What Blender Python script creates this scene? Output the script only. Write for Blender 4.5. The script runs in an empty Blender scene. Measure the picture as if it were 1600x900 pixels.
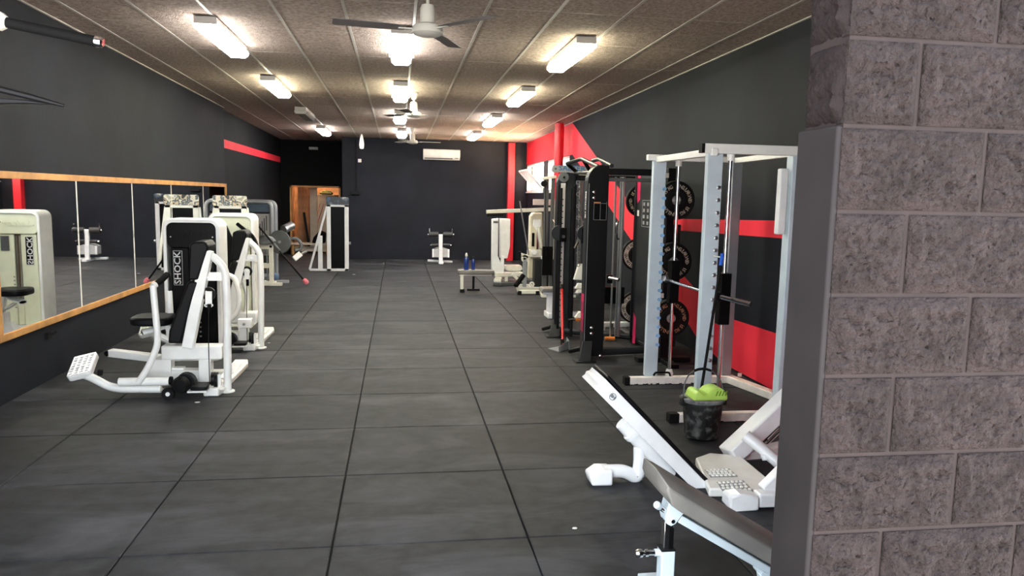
import bpy, bmesh, math, random
from mathutils import Vector, Matrix, Euler
random.seed(7)
S = bpy.context.scene
COL = S.collection
PI = math.pi
# ------------------------------------------------------------------ camera
F_PX, PITCH, YAW, ROLL, CAMZ = 1178.9, .121264, .151009, .020625, 1.78
FW = Vector((math.sin(YAW)*math.cos(PITCH), math.cos(YAW)*math.cos(PITCH), -math.sin(PITCH)))
_rt = Vector((math.cos(YAW), -math.sin(YAW), 0)); _up = _rt.cross(FW)
RT = _rt*math.cos(ROLL)+_up*math.sin(ROLL); UP = _up*math.cos(ROLL)-_rt*math.sin(ROLL)
CAM = Vector((0, 0, CAMZ))
cd = bpy.data.cameras.new('camera'); cam = bpy.data.objects.new('camera', cd); COL.objects.link(cam)
cd.sensor_width = 36; cd.sensor_fit = 'HORIZONTAL'; cd.lens = 36*F_PX/1600; cd.clip_start = .05; cd.clip_end = 200
cam.matrix_world = Matrix(((RT.x, UP.x, -FW.x, 0), (RT.y, UP.y, -FW.y, 0), (RT.z, UP.z, -FW.z, CAMZ), (0, 0, 0, 1)))
S.camera = cam
# ------------------------------------------------------------------ sky, exposure
SKY = 3.0; LAMP = 23.0; EXPO = 1.3
w = bpy.data.worlds.new('overcast_sky'); S.world = w; w.use_nodes = True
bg = w.node_tree.nodes['Background']; bg.inputs[0].default_value = (.87, .935, 1.0, 1); bg.inputs[1].default_value = SKY
S.view_settings.view_transform = 'Standard'; S.view_settings.look = 'None'
S.view_settings.exposure = EXPO; S.view_settings.gamma = 1; S.view_settings.use_curve_mapping = False

sun_d = bpy.data.lights.new('sun', 'SUN'); sun_d.energy = 200.0; sun_d.color = (1, .93, .82); sun_d.angle = .01
sun = bpy.data.objects.new('sun', sun_d); COL.objects.link(sun); sun.location = (20, 6, 25); sun.rotation_euler = Vector((-.62, -.17, -.76)).to_track_quat('-Z', 'Y').to_euler()
# ------------------------------------------------------------------ measuring helpers: photo pixel + known distance -> place in the room
def _ray(px, py): return FW + RT*((px-800)/F_PX) - UP*((py-450)/F_PX)
def at(px, py, Y):
    d = _ray(px, py); return CAM + d*(Y/d.y)
def atX(px, py, X):
    d = _ray(px, py); return CAM + d*(X/d.x)
def gnd(px, py, z=0):
    d = _ray(px, py); return CAM + d*((z-CAMZ)/d.z)
def zc(Y): return 3.41-.0078*Y          # the ceiling falls a little towards the back

# ------------------------------------------------------------------ materials
MATS = {}
def mat(name, col, rough=.5, metal=0., var=.08, scale=6., bump=0., bscale=60., emit=None, spec=.5, coat=0., rnd=0., col2=None, lo=.35, hi=.65, detail=4, trans=0., bdist=.01, world=False, dust=None):
    if name in MATS: return MATS[name]
    m = bpy.data.materials.new(name); m.use_nodes = True; nt = m.node_tree; N = nt.nodes; L = nt.links
    b = N['Principled BSDF']; b.inputs['Roughness'].default_value = rough; b.inputs['Metallic'].default_value = metal
    b.inputs['Specular IOR Level'].default_value = spec; b.inputs['Coat Weight'].default_value = coat
    b.inputs['Transmission Weight'].default_value = trans
    tc = N.new('ShaderNodeTexCoord'); nz = N.new('ShaderNodeTexNoise'); nz.inputs['Scale'].default_value = scale; nz.inputs['Detail'].default_value = detail
    geo = N.new('ShaderNodeNewGeometry'); CO = geo.outputs['Position'] if world else tc.outputs['Object']
    L.new(CO, nz.inputs['Vector'])
    r = N.new('ShaderNodeValToRGB'); L.new(nz.outputs[0], r.inputs[0])
    r.color_ramp.elements[0].position = lo; r.color_ramp.elements[1].position = hi
    c1 = [max(0, c*(1-var)) for c in col]; c2 = col2 if col2 else [min(1, c*(1+var)) for c in col]
    r.color_ramp.elements[0].color = (*c1, 1); r.color_ramp.elements[1].color = (*c2, 1)
    out = r.outputs[0]
    if dust:
        dn = N.new('ShaderNodeTexNoise'); dn.inputs['Scale'].default_value = dust[0]; dn.inputs['Detail'].default_value = 9; dn.inputs['Roughness'].default_value = .62; dn.inputs['Distortion'].default_value = .6
        mp_ = N.new('ShaderNodeMapping'); mp_.inputs['Scale'].default_value = (.6, 1.5, 1); L.new(CO, mp_.inputs[0]); L.new(mp_.outputs[0], dn.inputs['Vector'])
        dr = N.new('ShaderNodeMapRange'); dr.inputs['From Min'].default_value = .47; dr.inputs['From Max'].default_value = .78; dr.inputs['To Max'].default_value = dust[1]; L.new(dn.outputs[0], dr.inputs[0])
        dm = N.new('ShaderNodeMix'); dm.data_type = 'RGBA'; L.new(dr.outputs[0], dm.inputs[0]); L.new(out, dm.inputs[6]); dm.inputs[7].default_value = (*dust[2], 1); out = dm.outputs[2]
        rr_ = N.new('ShaderNodeMapRange'); rr_.inputs['To Min'].default_value = rough-.12; rr_.inputs['To Max'].default_value = rough+.2; L.new(dn.outputs[0], rr_.inputs[0]); L.new(rr_.outputs[0], b.inputs['Roughness'])
    if rnd:
        oi = N.new('ShaderNodeObjectInfo'); mr = N.new('ShaderNodeMapRange'); mr.inputs['To Min'].default_value = 1-rnd; mr.inputs['To Max'].default_value = 1+rnd
        L.new(oi.outputs['Random'], mr.inputs[0]); mx = N.new('ShaderNodeVectorMath'); mx.operation = 'SCALE'
        L.new(out, mx.inputs[0]); L.new(mr.outputs[0], mx.inputs['Scale']); out = mx.outputs[0]
    L.new(out, b.inputs['Base Color'])
    if bump:
        n2 = N.new('ShaderNodeTexNoise'); n2.inputs['Scale'].default_value = bscale; n2.inputs['Detail'].default_value = 5
        L.new(CO, n2.inputs['Vector']); bp = N.new('ShaderNodeBump'); bp.inputs['Strength'].default_value = bump; bp.inputs['Distance'].default_value = bdist
        L.new(n2.outputs[0], bp.inputs['Height']); L.new(bp.outputs[0], b.inputs['Normal'])
    if emit:
        b.inputs['Emission Color'].default_value = (*emit[:3], 1); b.inputs['Emission Strength'].default_value = emit[3]
    MATS[name] = m; return m
M = dict(
 wall=mat('charcoal_paint', (.0140, .0156, .0215), .7, spec=.16, var=.22, scale=1.1, bump=.08, bscale=25),
 wall_black=mat('black_recess_paint', (.003, .003, .0033), .8, var=.15, scale=2, spec=.2),  # recess walls only, a deeper black than the other dark walls
 wall_dark=mat('black_paint', (.0074, .0080, .0104), .7, spec=.15, var=.15, scale=2, bump=.15, bscale=18),
 red=mat('red_wall_paint', (.86, .040, .066), .55, spec=.2, var=.07, scale=2, bump=.05, bscale=30),
 redcol=mat('red_gloss_paint', (.66, .014, .026), .4, var=.06, scale=2),
 rubber=mat('rubber_mat', (.0184, .0192, .0222), .56, var=.3, scale=9, bump=.22, bscale=220, rnd=.14, detail=8, spec=.2, world=True, dust=(1.6, 1., (.090, .090, .100))),
 subfloor=mat('subfloor', (.012, .012, .012), .8),
 ctile=mat('ceiling_tile', (.345, .278, .240), .95, spec=.1, var=.28, scale=30, bump=.9, bscale=75, rnd=.06, detail=7, world=True),
 grid=mat('grid_metal', (.46, .43, .39), .5, var=.08, spec=.3),
 slab=mat('roof_slab', (.3, .3, .3), .9),
 block=mat('split_block', (.0275, .0198, .0204), .85, spec=.2, var=.24, scale=9, world=True, bump=1., bdist=.03, bscale=75, rnd=.06, detail=8),
 mortar=mat('painted_mortar', (.0275, .0200, .0206), .8, spec=.2, var=.1, scale=10, bump=.3, bscale=40),
 render=mat('painted_render', (.0205, .0178, .0190), .75, spec=.15, var=.1, scale=4, bump=.15, bscale=20),
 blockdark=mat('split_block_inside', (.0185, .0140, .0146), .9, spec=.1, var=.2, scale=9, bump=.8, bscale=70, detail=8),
 paving=mat('paving', (.05, .049, .049), .9, var=.15, scale=5, bump=.2),
 yard=mat('sunlit_yard', (.76, .55, .34), .9, var=.12, scale=3),  # bright warm tone chosen to reflect more sun indoors
 wood=mat('pine_frame', (.55, .27, .08), .5, var=.2, scale=5, bump=.05),
 white=mat('white_enamel', (.86, .855, .82), .33, var=.04, scale=8, coat=.2),
 whiteb=mat('cool_white_enamel', (.86, .87, .88), .33, var=.04, scale=8, coat=.2),
 ivory=mat('ivory_enamel', (.72, .70, .62), .38, var=.05, scale=8),
 cream=mat('cream_plastic', (.70, .72, .53), .38, var=.05, scale=6),
 chipped=mat('chipped_white', (.86, .81, .74), .45, var=.1, scale=10),
 bluegrey=mat('pale_blue_enamel', (.55, .64, .70), .35, var=.06, scale=6, coat=.2),
 black=mat('black_plastic', (.004, .004, .0045), .3, var=.1, spec=.07),
 satin=mat('black_satin_metal', (.0048, .0046, .0056), .42, var=.12, spec=.16),
 darkgrey=mat('anthracite_metal', (.017, .0185, .021), .4, var=.1, spec=.2),
 vinyl=mat('black_vinyl', (.0045, .0045, .005), .45, var=.15, spec=.15, bump=.08, bscale=150),
 greypad=mat('grey_vinyl', (.17, .166, .155), .5, var=.12, scale=4, bump=.1, bscale=200, col2=(.21, .20, .185)),
 foam=mat('black_foam', (.004, .004, .0044), .8, spec=.12, bump=.2, bscale=200),
 roller=mat('roller_foam', (.022, .022, .024), .5, var=.2, scale=40),
 rubberblk=mat('black_rubber', (.0035, .0035, .0035), .7, spec=.2),
 chrome=mat('chrome', (.75, .75, .76), .14, 1., var=.04),
 steel=mat('brushed_steel', (.42, .43, .44), .35, .9, var=.08),
 silver=mat('silver_paint', (.36, .38, .40), .35, .4, var=.06),
 midgrey=mat('mid_grey_metal', (.09, .094, .098), .4, .3, var=.08),
 plategrey=mat('grey_iron', (.14, .15, .155), .5, .2, var=.12),
 bumper=mat('bumper_rubber', (.0038, .0038, .0042), .6, var=.2, spec=.2),
 plateletter=mat('plate_letters', (.50, .43, .34), .6, var=.2, scale=30),
 plateorange=mat('orange_plate_letters', (.48, .22, .12), .6, var=.2, scale=30),
 plateface=mat('pale_plate_ring', (.52, .47, .44), .6, var=.15),
 letter=mat('white_print', (.72, .70, .68), .5),
 letterdim=mat('grey_print', (.25, .25, .26), .5),
 magenta=mat('magenta_decal', (.55, .012, .09), .4, var=.1),
 blue=mat('blue_glass', (.01, .035, .20), .15, var=.15, coat=.5),
 blueprint=mat('blue_print', (.04, .16, .34), .4),
 bluepeg=mat('blue_peg', (.28, .52, .80), .4),
 bluecap=mat('blue_plastic', (.02, .12, .65), .35),
 pink=mat('pink_rubber', (.80, .20, .26), .6),
 orange=mat('orange_grip', (.75, .22, .04), .5),
 redrod=mat('red_enamel_rod', (.55, .02, .02), .35),
 panel=mat('dustpan_metal', (.30, .33, .35), .4, .5),
 bucket=mat('dirty_black_bucket', (.006, .006, .006), .55, var=.1, scale=17, col2=(.20, .20, .195), lo=.50, hi=.78, detail=8, bump=.2, bscale=40),
 grime=mat('grey_dirty_rim', (.22, .22, .22), .6, var=.5, scale=20),
 lime=mat('lime_plastic', (.50, .76, .13), .4, var=.08),
 acwhite=mat('ac_plastic', (.80, .79, .74), .4),
 acdark=mat('ac_slot', (.12, .11, .10), .6),
 fanblade=mat('fan_blade_paint', (.14, .13, .13), .5, var=.06),
 fanhub=mat('fan_enamel', (.62, .62, .57), .4, var=.04),
 lampbody=mat('lamp_housing', (.42, .40, .38), .5),
 tube_cool=mat('lit_diffuser', (.9, .9, .9), .4, emit=(1., .985, .93, LAMP)),
 tube_yel=mat('lit_diffuser_warm', (.9, .9, .85), .4, emit=(1., .97, .70, LAMP)),
 tube_off=mat('unlit_diffuser', (.42, .43, .42), .25, coat=.3),
 winframe=mat('white_window_frame', (.80, .80, .78), .4),
 glass=mat('window_glass', (.9, .92, .92), .05, trans=1.),
 frosted=mat('frosted_pane', (.9, .9, .9), .6, trans=.7),
 ply=mat('plywood', (.42, .22, .11), .6, var=.25, scale=4),
 paleboard=mat('pale_board', (.62, .52, .42), .6, var=.08),
 stackdark=mat('weight_stack', (.009, .009, .0095), .5, .2, var=.2),
 numgrey=mat('stack_numbers', (.2, .2, .2), .5),
 tread=mat('tread_plate', (.34, .35, .35), .4, .6, var=.25, scale=60),
 logo=mat('logo_print', (.10, .12, .13), .5),
 tape=mat('paper_label', (.70, .62, .58), .6),
)
# silvered mirror
mm = bpy.data.materials.new('mirror_silver'); mm.use_nodes = True; MATS['mirror'] = mm
_b = mm.node_tree.nodes['Principled BSDF']; _b.inputs['Base Color'].default_value = (.88, .91, .93, 1); _b.inputs['Metallic'].default_value = 1; _b.inputs['Roughness'].default_value = .015
M['mirror'] = mm
def print_mat(name, cols, scale):
    m = bpy.data.materials.new(name); m.use_nodes = True; nt = m.node_tree; N = nt.nodes; L = nt.links; b = N['Principled BSDF']
    tc = N.new('ShaderNodeTexCoord'); v = N.new('ShaderNodeTexNoise'); v.inputs['Scale'].default_value = scale; v.inputs['Detail'].default_value = 3
    r = N.new('ShaderNodeValToRGB'); r.color_ramp.interpolation = 'CONSTANT'; L.new(tc.outputs['Object'], v.inputs['Vector']); L.new(v.outputs[0], r.inputs[0])
    es = r.color_ramp.elements
    while len(es) < len(cols): es.new(.5)
    for i, c in enumerate(cols): es[i].position = .30+.42*i/len(cols) if i else 0; es[i].color = (*c, 1)
    L.new(r.outputs[0], b.inputs['Base Color']); b.inputs['Roughness'].default_value = .35
    return m
M['photo'] = print_mat('printed_photo_board', [(.008, .008, .01), (.02, .02, .025), (.012, .012, .016), (.025, .075, .15), (.16, .16, .18), (.6, .58, .56)], 7)
M['photo2'] = print_mat('printed_photo_board_light', [(.02, .02, .02), (.6, .5, .36), (.10, .12, .14), (.72, .68, .60), (.4, .38, .34), (.75, .74, .7)], 7)

# ------------------------------------------------------------------ mesh builder
def V(*a): return Vector(a)
def wloc(o):
    p = Vector((0, 0, 0))
    while o is not None: p += o.location; o = o.parent
    return p
class MB:
    def __init__(s, xf=None): s.v = []; s.f = []; s.xf = xf
    def add(s, vs, fs):
        k = len(s.v)
        for p in vs: s.v.append((s.xf @ Vector(p)) if s.xf else Vector(p))
        s.f += [[i+k for i in f] for f in fs]; return s
    def box(s, c, d, R=None):
        c = Vector(c); h = [x/2 for x in d]; vs = []
        for z in (-1, 1):
            for x, y in ((-1, -1), (1, -1), (1, 1), (-1, 1)):
                p = Vector((x*h[0], y*h[1], z*h[2])); vs.append(c+(R @ p if R else p))
        return s.add(vs, [[3, 2, 1, 0], [4, 5, 6, 7], [0, 1, 5, 4], [1, 2, 6, 5], [2, 3, 7, 6], [3, 0, 4, 7]])
    def bb(s, a, b):
        a = Vector(a); b = Vector(b); lo = [min(a[i], b[i]) for i in range(3)]; hi = [max(a[i], b[i]) for i in range(3)]
        return s.box([(lo[i]+hi[i])/2 for i in range(3)], [hi[i]-lo[i] for i in range(3)])
    def bar(s, p0, p1, wd, ht, up=(0, 0, 1)):
        p0 = Vector(p0); p1 = Vector(p1); d = (p1-p0); ln = d.length; d.normalize(); u = Vector(up); u = (u-d*u.dot(d))
        if u.length < 1e-4: u = Vector((0, 1, 0)); u = u-d*u.dot(d)
        u.normalize(); r = d.cross(u)
        R = Matrix((r, d, u)).transposed()
        return s.box((p0+p1)/2, (wd, ln, ht), R)
    def ext(s, pts, vec):
        pts = [Vector(p) for p in pts]; vec = Vector(vec); n = len(pts)
        fs = [list(range(n)), list(range(2*n-1, n-1, -1))]
        nrm = Vector((0, 0, 0))
        for i in range(n): nrm += pts[i].cross(pts[(i+1) % n])
        for i in range(n): fs.append([i, n+i, n+(i+1) % n, (i+1) % n])
        if nrm.dot(vec) > 0: fs = [f[::-1] for f in fs]
        return s.add(pts+[p+vec for p in pts], fs)
    def tube(s, pts, r, n=10, closed=False, sx=1., sy=1., up=None):
        pts = [Vector(p) for p in pts]; m = len(pts); rs = r if isinstance(r, (list, tuple)) else [r]*m
        T = []
        for i in range(m):
            a = pts[(i-1) % m] if (closed or i > 0) else pts[i]; b = pts[(i+1) % m] if (closed or i < m-1) else pts[i]
            T.append((b-a).normalized())
        u = Vector(up) if up else Vector((0, 0, 1)); u = u-T[0]*u.dot(T[0])
        if u.length < 1e-3: u = Vector((0, 1, 0)); u = u-T[0]*u.dot(T[0])
        u.normalize(); vs = []
        for i in range(m):
            u = u-T[i]*u.dot(T[i]); u.normalize(); w_ = T[i].cross(u)
            for k in range(n):
                a = 2*PI*(k+.5)/n; vs.append(pts[i]+(w_*math.cos(a)*sx+u*math.sin(a)*sy)*rs[i])
        fs = []
        for i in range(m if closed else m-1):
            for k in range(n):
                j = (i+1) % m; k2 = (k+1) % n; fs.append([i*n+k, i*n+k2, j*n+k2, j*n+k])
        if not closed: fs.append([k for k in range(n)][::-1]); fs.append([(m-1)*n+k for k in range(n)])
        return s.add(vs, fs)
    def cyl(s, p0, p1, r, n=16, r2=None): return s.tube([p0, p1], [r, r if r2 is None else r2], n)
    def lathe(s, prof, c, ax=(0, 0, 1), n=20):
        c = Vector(c); ax = Vector(ax).normalized(); u = Vector((1, 0, 0)) if abs(ax.x) < .9 else Vector((0, 1, 0)); u = (u-ax*u.dot(ax)).normalized(); w_ = ax.cross(u)
        vs = []; m = len(prof)
        for r, h in prof:
            for k in range(n):
                a = 2*PI*k/n; vs.append(c+ax*h+(u*math.cos(a)+w_*math.sin(a))*max(r, 1e-4))
        fs = [[i*n+k, i*n+(k+1) % n, (i+1)*n+(k+1) % n, (i+1)*n+k] for i in range(m-1) for k in range(n)]
        fs.append(list(range(n))[::-1]); fs.append([(m-1)*n+k for k in range(n)])
        return s.add(vs, fs)
    def ring(s, c, ax, ro, ri, t, n=28):
        return s.lathe_closed([(ri, -t/2), (ro, -t/2), (ro, t/2), (ri, t/2)], c, ax, n)
    def lathe_closed(s, prof, c, ax=(0, 0, 1), n=28):
        c = Vector(c); ax = Vector(ax).normalized(); u = Vector((1, 0, 0)) if abs(ax.x) < .9 else Vector((0, 1, 0)); u = (u-ax*u.dot(ax)).normalized(); w_ = ax.cross(u)
        vs = []; m = len(prof)
        for r, h in prof:
            for k in range(n):
                a = 2*PI*k/n; vs.append(c+ax*h+(u*math.cos(a)+w_*math.sin(a))*r)
        fs = [[i*n+k, i*n+(k+1) % n, ((i+1) % m)*n+(k+1) % n, ((i+1) % m)*n+k] for i in range(m) for k in range(n)]
        return s.add(vs, fs)
    def build(s, name, m, parent=None, bevel=0., seg=2, ang=35, **kw):
        me = bpy.data.meshes.new(name); off = wloc(parent)
        me.from_pydata([tuple(p-off) for p in s.v], [], s.f); me.validate(); me.update()
        bm = bmesh.new(); bm.from_mesh(me); bmesh.ops.recalc_face_normals(bm, faces=bm.faces); bm.to_mesh(me); bm.free()
        return finish(name, me, m, parent, bevel, seg, ang, **kw)
def finish(name, me, m, parent=None, bevel=0., seg=2, ang=35, base=False, **kw):
    me.materials.append(M[m] if isinstance(m, str) else m)
    for p in me.polygons: p.use_smooth = True
    me.set_sharp_from_angle(angle=math.radians(ang))
    o = bpy.data.objects.new(name, me); COL.objects.link(o); o.parent = parent
    if bevel:
        b = o.modifiers.new('bevel', 'BEVEL'); b.width = bevel; b.segments = seg; b.limit_method = 'ANGLE'; b.angle_limit = math.radians(40); b.harden_normals = False
    for k, v in kw.items(): o[k] = v
    return o
def thing(name, label, cat, loc, group=None):
    o = bpy.data.objects.new(name, None); COL.objects.link(o); o.location = loc; o.empty_display_size = .1
    o['label'] = label; o['category'] = cat
    if group: o['group'] = group
    return o
def tag(o, label, cat, group=None):
    o['label'] = label; o['category'] = cat
    if group: o['group'] = group
    return o
def recentre(o):
    "move a single-mesh thing's origin to the middle of its base"
    me = o.data; xs = [v.co for v in me.vertices]
    c = Vector(((min(p.x for p in xs)+max(p.x for p in xs))/2, (min(p.y for p in xs)+max(p.y for p in xs))/2, min(p.z for p in xs)))
    me.transform(Matrix.Translation(-c)); o.location = o.location+c; return o
def copy_tree(o, loc, label=None, parent=None):
    c = o.copy(); COL.objects.link(c); c.parent = parent
    if parent is None: c.location = loc
    if label: c['label'] = label
    for ch in list(o.children): copy_tree(ch, None, None, c)
    return c
def fillet(pts, rad, seg=5):
    pts = [Vector(p) for p in pts]; out = [pts[0]]
    for i in range(1, len(pts)-1):
        a, b, c = pts[i-1], pts[i], pts[i+1]; r = min(rad, (b-a).length*.48, (c-b).length*.48)
        p = b+(a-b).normalized()*r; q = b+(c-b).normalized()*r
        for k in range(seg+1):
            t = k/seg; out.append(p*(1-t)**2+b*2*t*(1-t)+q*t*t)
    return out+[pts[-1]]
def rrect(wd, ht, r, n=5):
    out = []
    for cx, cy, a0 in ((wd/2-r, ht/2-r, 0), (-wd/2+r, ht/2-r, 90), (-wd/2+r, -ht/2+r, 180), (wd/2-r, -ht/2+r, 270)):
        for k in range(n+1):
            a = math.radians(a0+90*k/n); out.append((cx+r*math.cos(a), cy+r*math.sin(a)))
    return out
def text(name, body, m, size, mtx, parent=None, depth=.002, align='CENTER', shear=0., sx=1., bold=0.):
    cu = bpy.data.curves.new(name, 'FONT'); cu.body = body; cu.size = size; cu.extrude = depth; cu.align_x = align; cu.align_y = 'CENTER'; cu.shear = shear; cu.offset = bold; cu.resolution_u = 2
    tmp = bpy.data.objects.new(name, cu); COL.objects.link(tmp)
    dg = bpy.context.evaluated_depsgraph_get(); me = bpy.data.meshes.new_from_object(tmp.evaluated_get(dg)); bpy.data.objects.remove(tmp)
    me.name = name; off = wloc(parent)
    me.transform(Matrix.Translation(-off) @ mtx @ Matrix.Diagonal((sx, 1, 1, 1)))
    me.materials.clear(); return finish(name, me, m, parent)
def frame(o, x, y):
    "matrix with the given x and y axes at o"
    x = Vector(x).normalized(); y = Vector(y).normalized(); z = x.cross(y)
    return Matrix(((x.x, y.x, z.x, o[0]), (x.y, y.y, z.y, o[1]), (x.z, y.z, z.z, o[2]), (0, 0, 0, 1)))

# ================================================================== THE ROOM
XL, XLR, XR, YB, YR, YF = -3.2, -3.3, 3.5, 20.8, 22.4, 1.70
XJ = 1.047                                      # edge of the entrance
YJ = 1.89
def struct(mb, name, m, parent=None, **kw):
    o = mb.build(name, m, parent, **kw)
    if parent is None: o['kind'] = 'structure'
    return o
# floor with loose-laid rubber mats
floor = struct(MB().bb((-4.0, YF, -.20), (3.9, 23.0, -.022)), 'floor', 'subfloor')
xs = [-3.2]+[-.326+1.007*k for k in (-2, -1, 0, 1, 2, 3)]+[3.5]
TILE = {}
def tile_mesh(wd, ln):
    key = (round(wd, 3), round(ln, 3))
    if key not in TILE:
        g = .0035; me = bpy.data.meshes.new('rubber_tile'); e = .005
        mb = MB(); a, b = wd/2-g, ln/2-g
        vs = [(-a, -b, -.02), (a, -b, -.02), (a, b, -.02), (-a, b, -.02), (-a, -b, -e), (a, -b, -e), (a, b, -e), (-a, b, -e), (-a+e, -b+e, 0), (a-e, -b+e, 0), (a-e, b-e, 0), (-a+e, b-e, 0)]
        fs = [[0, 1, 5, 4], [1, 2, 6, 5], [2, 3, 7, 6], [3, 0, 4, 7], [4, 5, 9, 8], [5, 6, 10, 9], [6, 7, 11, 10], [7, 4, 8, 11], [8, 9, 10, 11]]
        me.from_pydata(vs, [], fs); me.materials.append(M['rubber']); TILE[key] = me
    return TILE[key]
for i in range(len(xs)-1):
    wd = xs[i+1]-xs[i]
    for k in range(-2, 19):
        y0 = 3.722+.985*k; y1 = y0+.985
        if xs[i] > -1.4 and y0 > YB-.1: continue
        y0 = max(y0, YF+.0); y1 = min(y1, YR if xs[i] < -1.4 else YB)
        if y1-y0 < .1: continue
        o = bpy.data.objects.new('rubber_tile', tile_mesh(wd, y1-y0)); COL.objects.link(o); o.parent = floor
        o.location = ((xs[i]+xs[i+1])/2, (y0+y1)/2, 0); o.rotation_euler = (random.uniform(-.0006, .0006), random.uniform(-.0006, .0006), random.uniform(-.0015, .0015))
mb = MB(); mb.bb((-16, -16, -.25), (16, YF-.002, -.03))
struct(mb, 'pavement', 'paving')
struct(MB().bb((XR+.11, YF-.002, -.25), (16, 30, -.03)), 'yard_ground', 'yard')  # unseen ground, added to bounce warm sunlight through the windows onto the ceiling
struct(MB().bb((XR+.1, YF, 3.30), (XR+.9, 26, 3.42)), 'roof_eave', 'slab')  # unseen overhang, added to keep direct sun from entering the windows
# ceiling: slab, tiles and the grid that carries them
mb = MB(); t = .18
mb.add([(-4, YF, zc(YF)+.04), (3.9, YF, zc(YF)+.04), (3.9, 26, zc(26)+.04), (-4, 26, zc(26)+.04), (-4, YF, zc(YF)+.3), (3.9, YF, zc(YF)+.3), (3.9, 26, zc(26)+.3), (-4, 26, zc(26)+.3)],
       [[3, 2, 1, 0], [4, 5, 6, 7], [0, 1, 5, 4], [1, 2, 6, 5], [2, 3, 7, 6], [3, 0, 4, 7]])
ceil = struct(mb, 'ceiling', 'slab')
cx = [XLR]+[.142+.605*k for k in range(-5, 6)]+[XR]
cx = [c for c in cx]; cy = [1.65+1.24*k for k in range(0, 18)]
CT = {}
for i in range(len(cx)-1):
    for k in range(len(cy)-1):
        wd = cx[i+1]-cx[i]; y0, y1 = cy[k], min(cy[k+1], YR+.1); ln = y1-y0
        if ln < .05 or (cx[i] > -1.6 and y0 > YB): continue
        key = (round(wd, 3), round(ln, 3))
        if key not in CT:
            me = bpy.data.meshes.new('ceiling_tile'); a, b = wd/2-.008, ln/2-.004; e = .006
            vs = [(-a+e, -b+e, 0), (a-e, -b+e, 0), (a-e, b-e, 0), (-a+e, b-e, 0), (-a, -b, .006), (a, -b, .006), (a, b, .006), (-a, b, .006), (-a, -b, .025), (a, -b, .025), (a, b, .025), (-a, b, .025)]
            fs = [[3, 2, 1, 0], [0, 1, 5, 4], [1, 2, 6, 5], [2, 3, 7, 6], [3, 0, 4, 7], [4, 5, 9, 8], [5, 6, 10, 9], [6, 7, 11, 10], [7, 4, 8, 11], [8, 9, 10, 11]]
            me.from_pydata(vs, [], fs); me.materials.append(M['ctile']); CT[key] = me
        o = bpy.data.objects.new('ceiling_tile', CT[key]); COL.objects.link(o); o.parent = ceil
        ym = (y0+y1)/2; o.location = ((cx[i]+cx[i+1])/2, ym, zc(ym)+random.uniform(0, .002)); o.rotation_euler = (-.0078+random.uniform(-.001, .001), random.uniform(-.002, .002), 0)
for x in cx[1:-1]:
    ye = YR if x < -1.5 else YB
    MB().bar((x, YF, zc(YF)+.004), (x, ye, zc(ye)+.004), .026, .016).build('grid_runner', 'grid', ceil)
for y in cy[1:]:
    MB().bar((XLR, y, zc(y)+.008), (XR if y < YB else -1.5, y, zc(y)+.008), .010, .012).build('grid_cross_tee', 'grid', ceil)
for x, y0, y1 in ((XL+.012, YF, 14.86), (XR-.012, YF, YB)):
    MB().bar((x, y0, zc(y0)-.004), (x, y1, zc(y1)-.004), .022, .014).build('edge_trim', 'grid', ceil)
# left wall (the near half stands a little proud) and the rear half of older block work
TOP = 3.5
struct(MB().bb((XL-.35, YF, -.02), (XL, 14.86, TOP)), 'wall_left', 'wall')
wlr = struct(MB().bb((XLR-.2, 14.86, -.02), (XLR, YR+.2, TOP)), 'wall_left_rear', 'wall_dark')
mb = MB().bb((XLR, 14.88, 2.585), (XLR+.003, YR-.05, 2.745)); mb.build('painted_stripe', 'red', wlr)
# back wall, the recess beside it and the doorway to the store
wb = struct(MB().bb((-1.48, YB, -.02), (XR+.2, YB+.2, TOP)), 'wall_back', 'wall')
MB().bb((-.1, YB-.012, 2.735), (3.0, YB, 2.765)).build('wall_ledge', 'wall', wb)
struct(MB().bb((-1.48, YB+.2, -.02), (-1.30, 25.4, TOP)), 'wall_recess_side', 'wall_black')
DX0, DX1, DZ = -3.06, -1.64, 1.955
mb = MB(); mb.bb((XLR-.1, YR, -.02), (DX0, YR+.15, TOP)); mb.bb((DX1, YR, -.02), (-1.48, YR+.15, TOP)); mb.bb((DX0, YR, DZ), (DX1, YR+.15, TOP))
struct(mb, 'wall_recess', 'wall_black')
# right wall with the high windows
W1 = (18.25, 20.72); W2 = (15.45, 17.75); WZ = (1.90, 2.63)
mb = MB(); T = XR+.10
mb.bb((XR, YF, -.02), (T, W2[0], TOP)); mb.bb((XR, W2[0], -.02), (T, YB+.2, WZ[0])); mb.bb((XR, W2[0], WZ[1]), (T, YB+.2, TOP))
mb.bb((XR, W2[1], WZ[0]), (T, W1[0], WZ[1])); mb.bb((XR, W1[1], WZ[0]), (T, YB+.2, WZ[1]))
wr = struct(mb, 'wall_right', 'wall')
e = .003
poly = [(20.78, zc(20.8)), (15.3, zc(15.3)), (13.2, 2.47), (9.07, .90), (8.42, .709), (7.46, .535), (6.4, .558), (1.92, .60), (1.92, .0), (7.62, .02), (8.39, .17), (9.05, .45), (11.25, 1.22), (12.43, 1.67), (15.2, 2.64), (20.78, 2.64)]
MB().ext([(XR, y, z) for y, z in poly], (-e, 0, 0)).build('painted_diagonal', 'red', wr)
MB().ext([(XR, y, z) for y, z in [(9.9, 1.52), (9.15, 1.537), (6.44, 1.608), (1.92, 1.72), (1.92, 1.55), (6.42, 1.446), (9.13, 1.392), (9.9, 1.36)]], (-e, 0, 0)).build('painted_stripe', 'red', wr)
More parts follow.
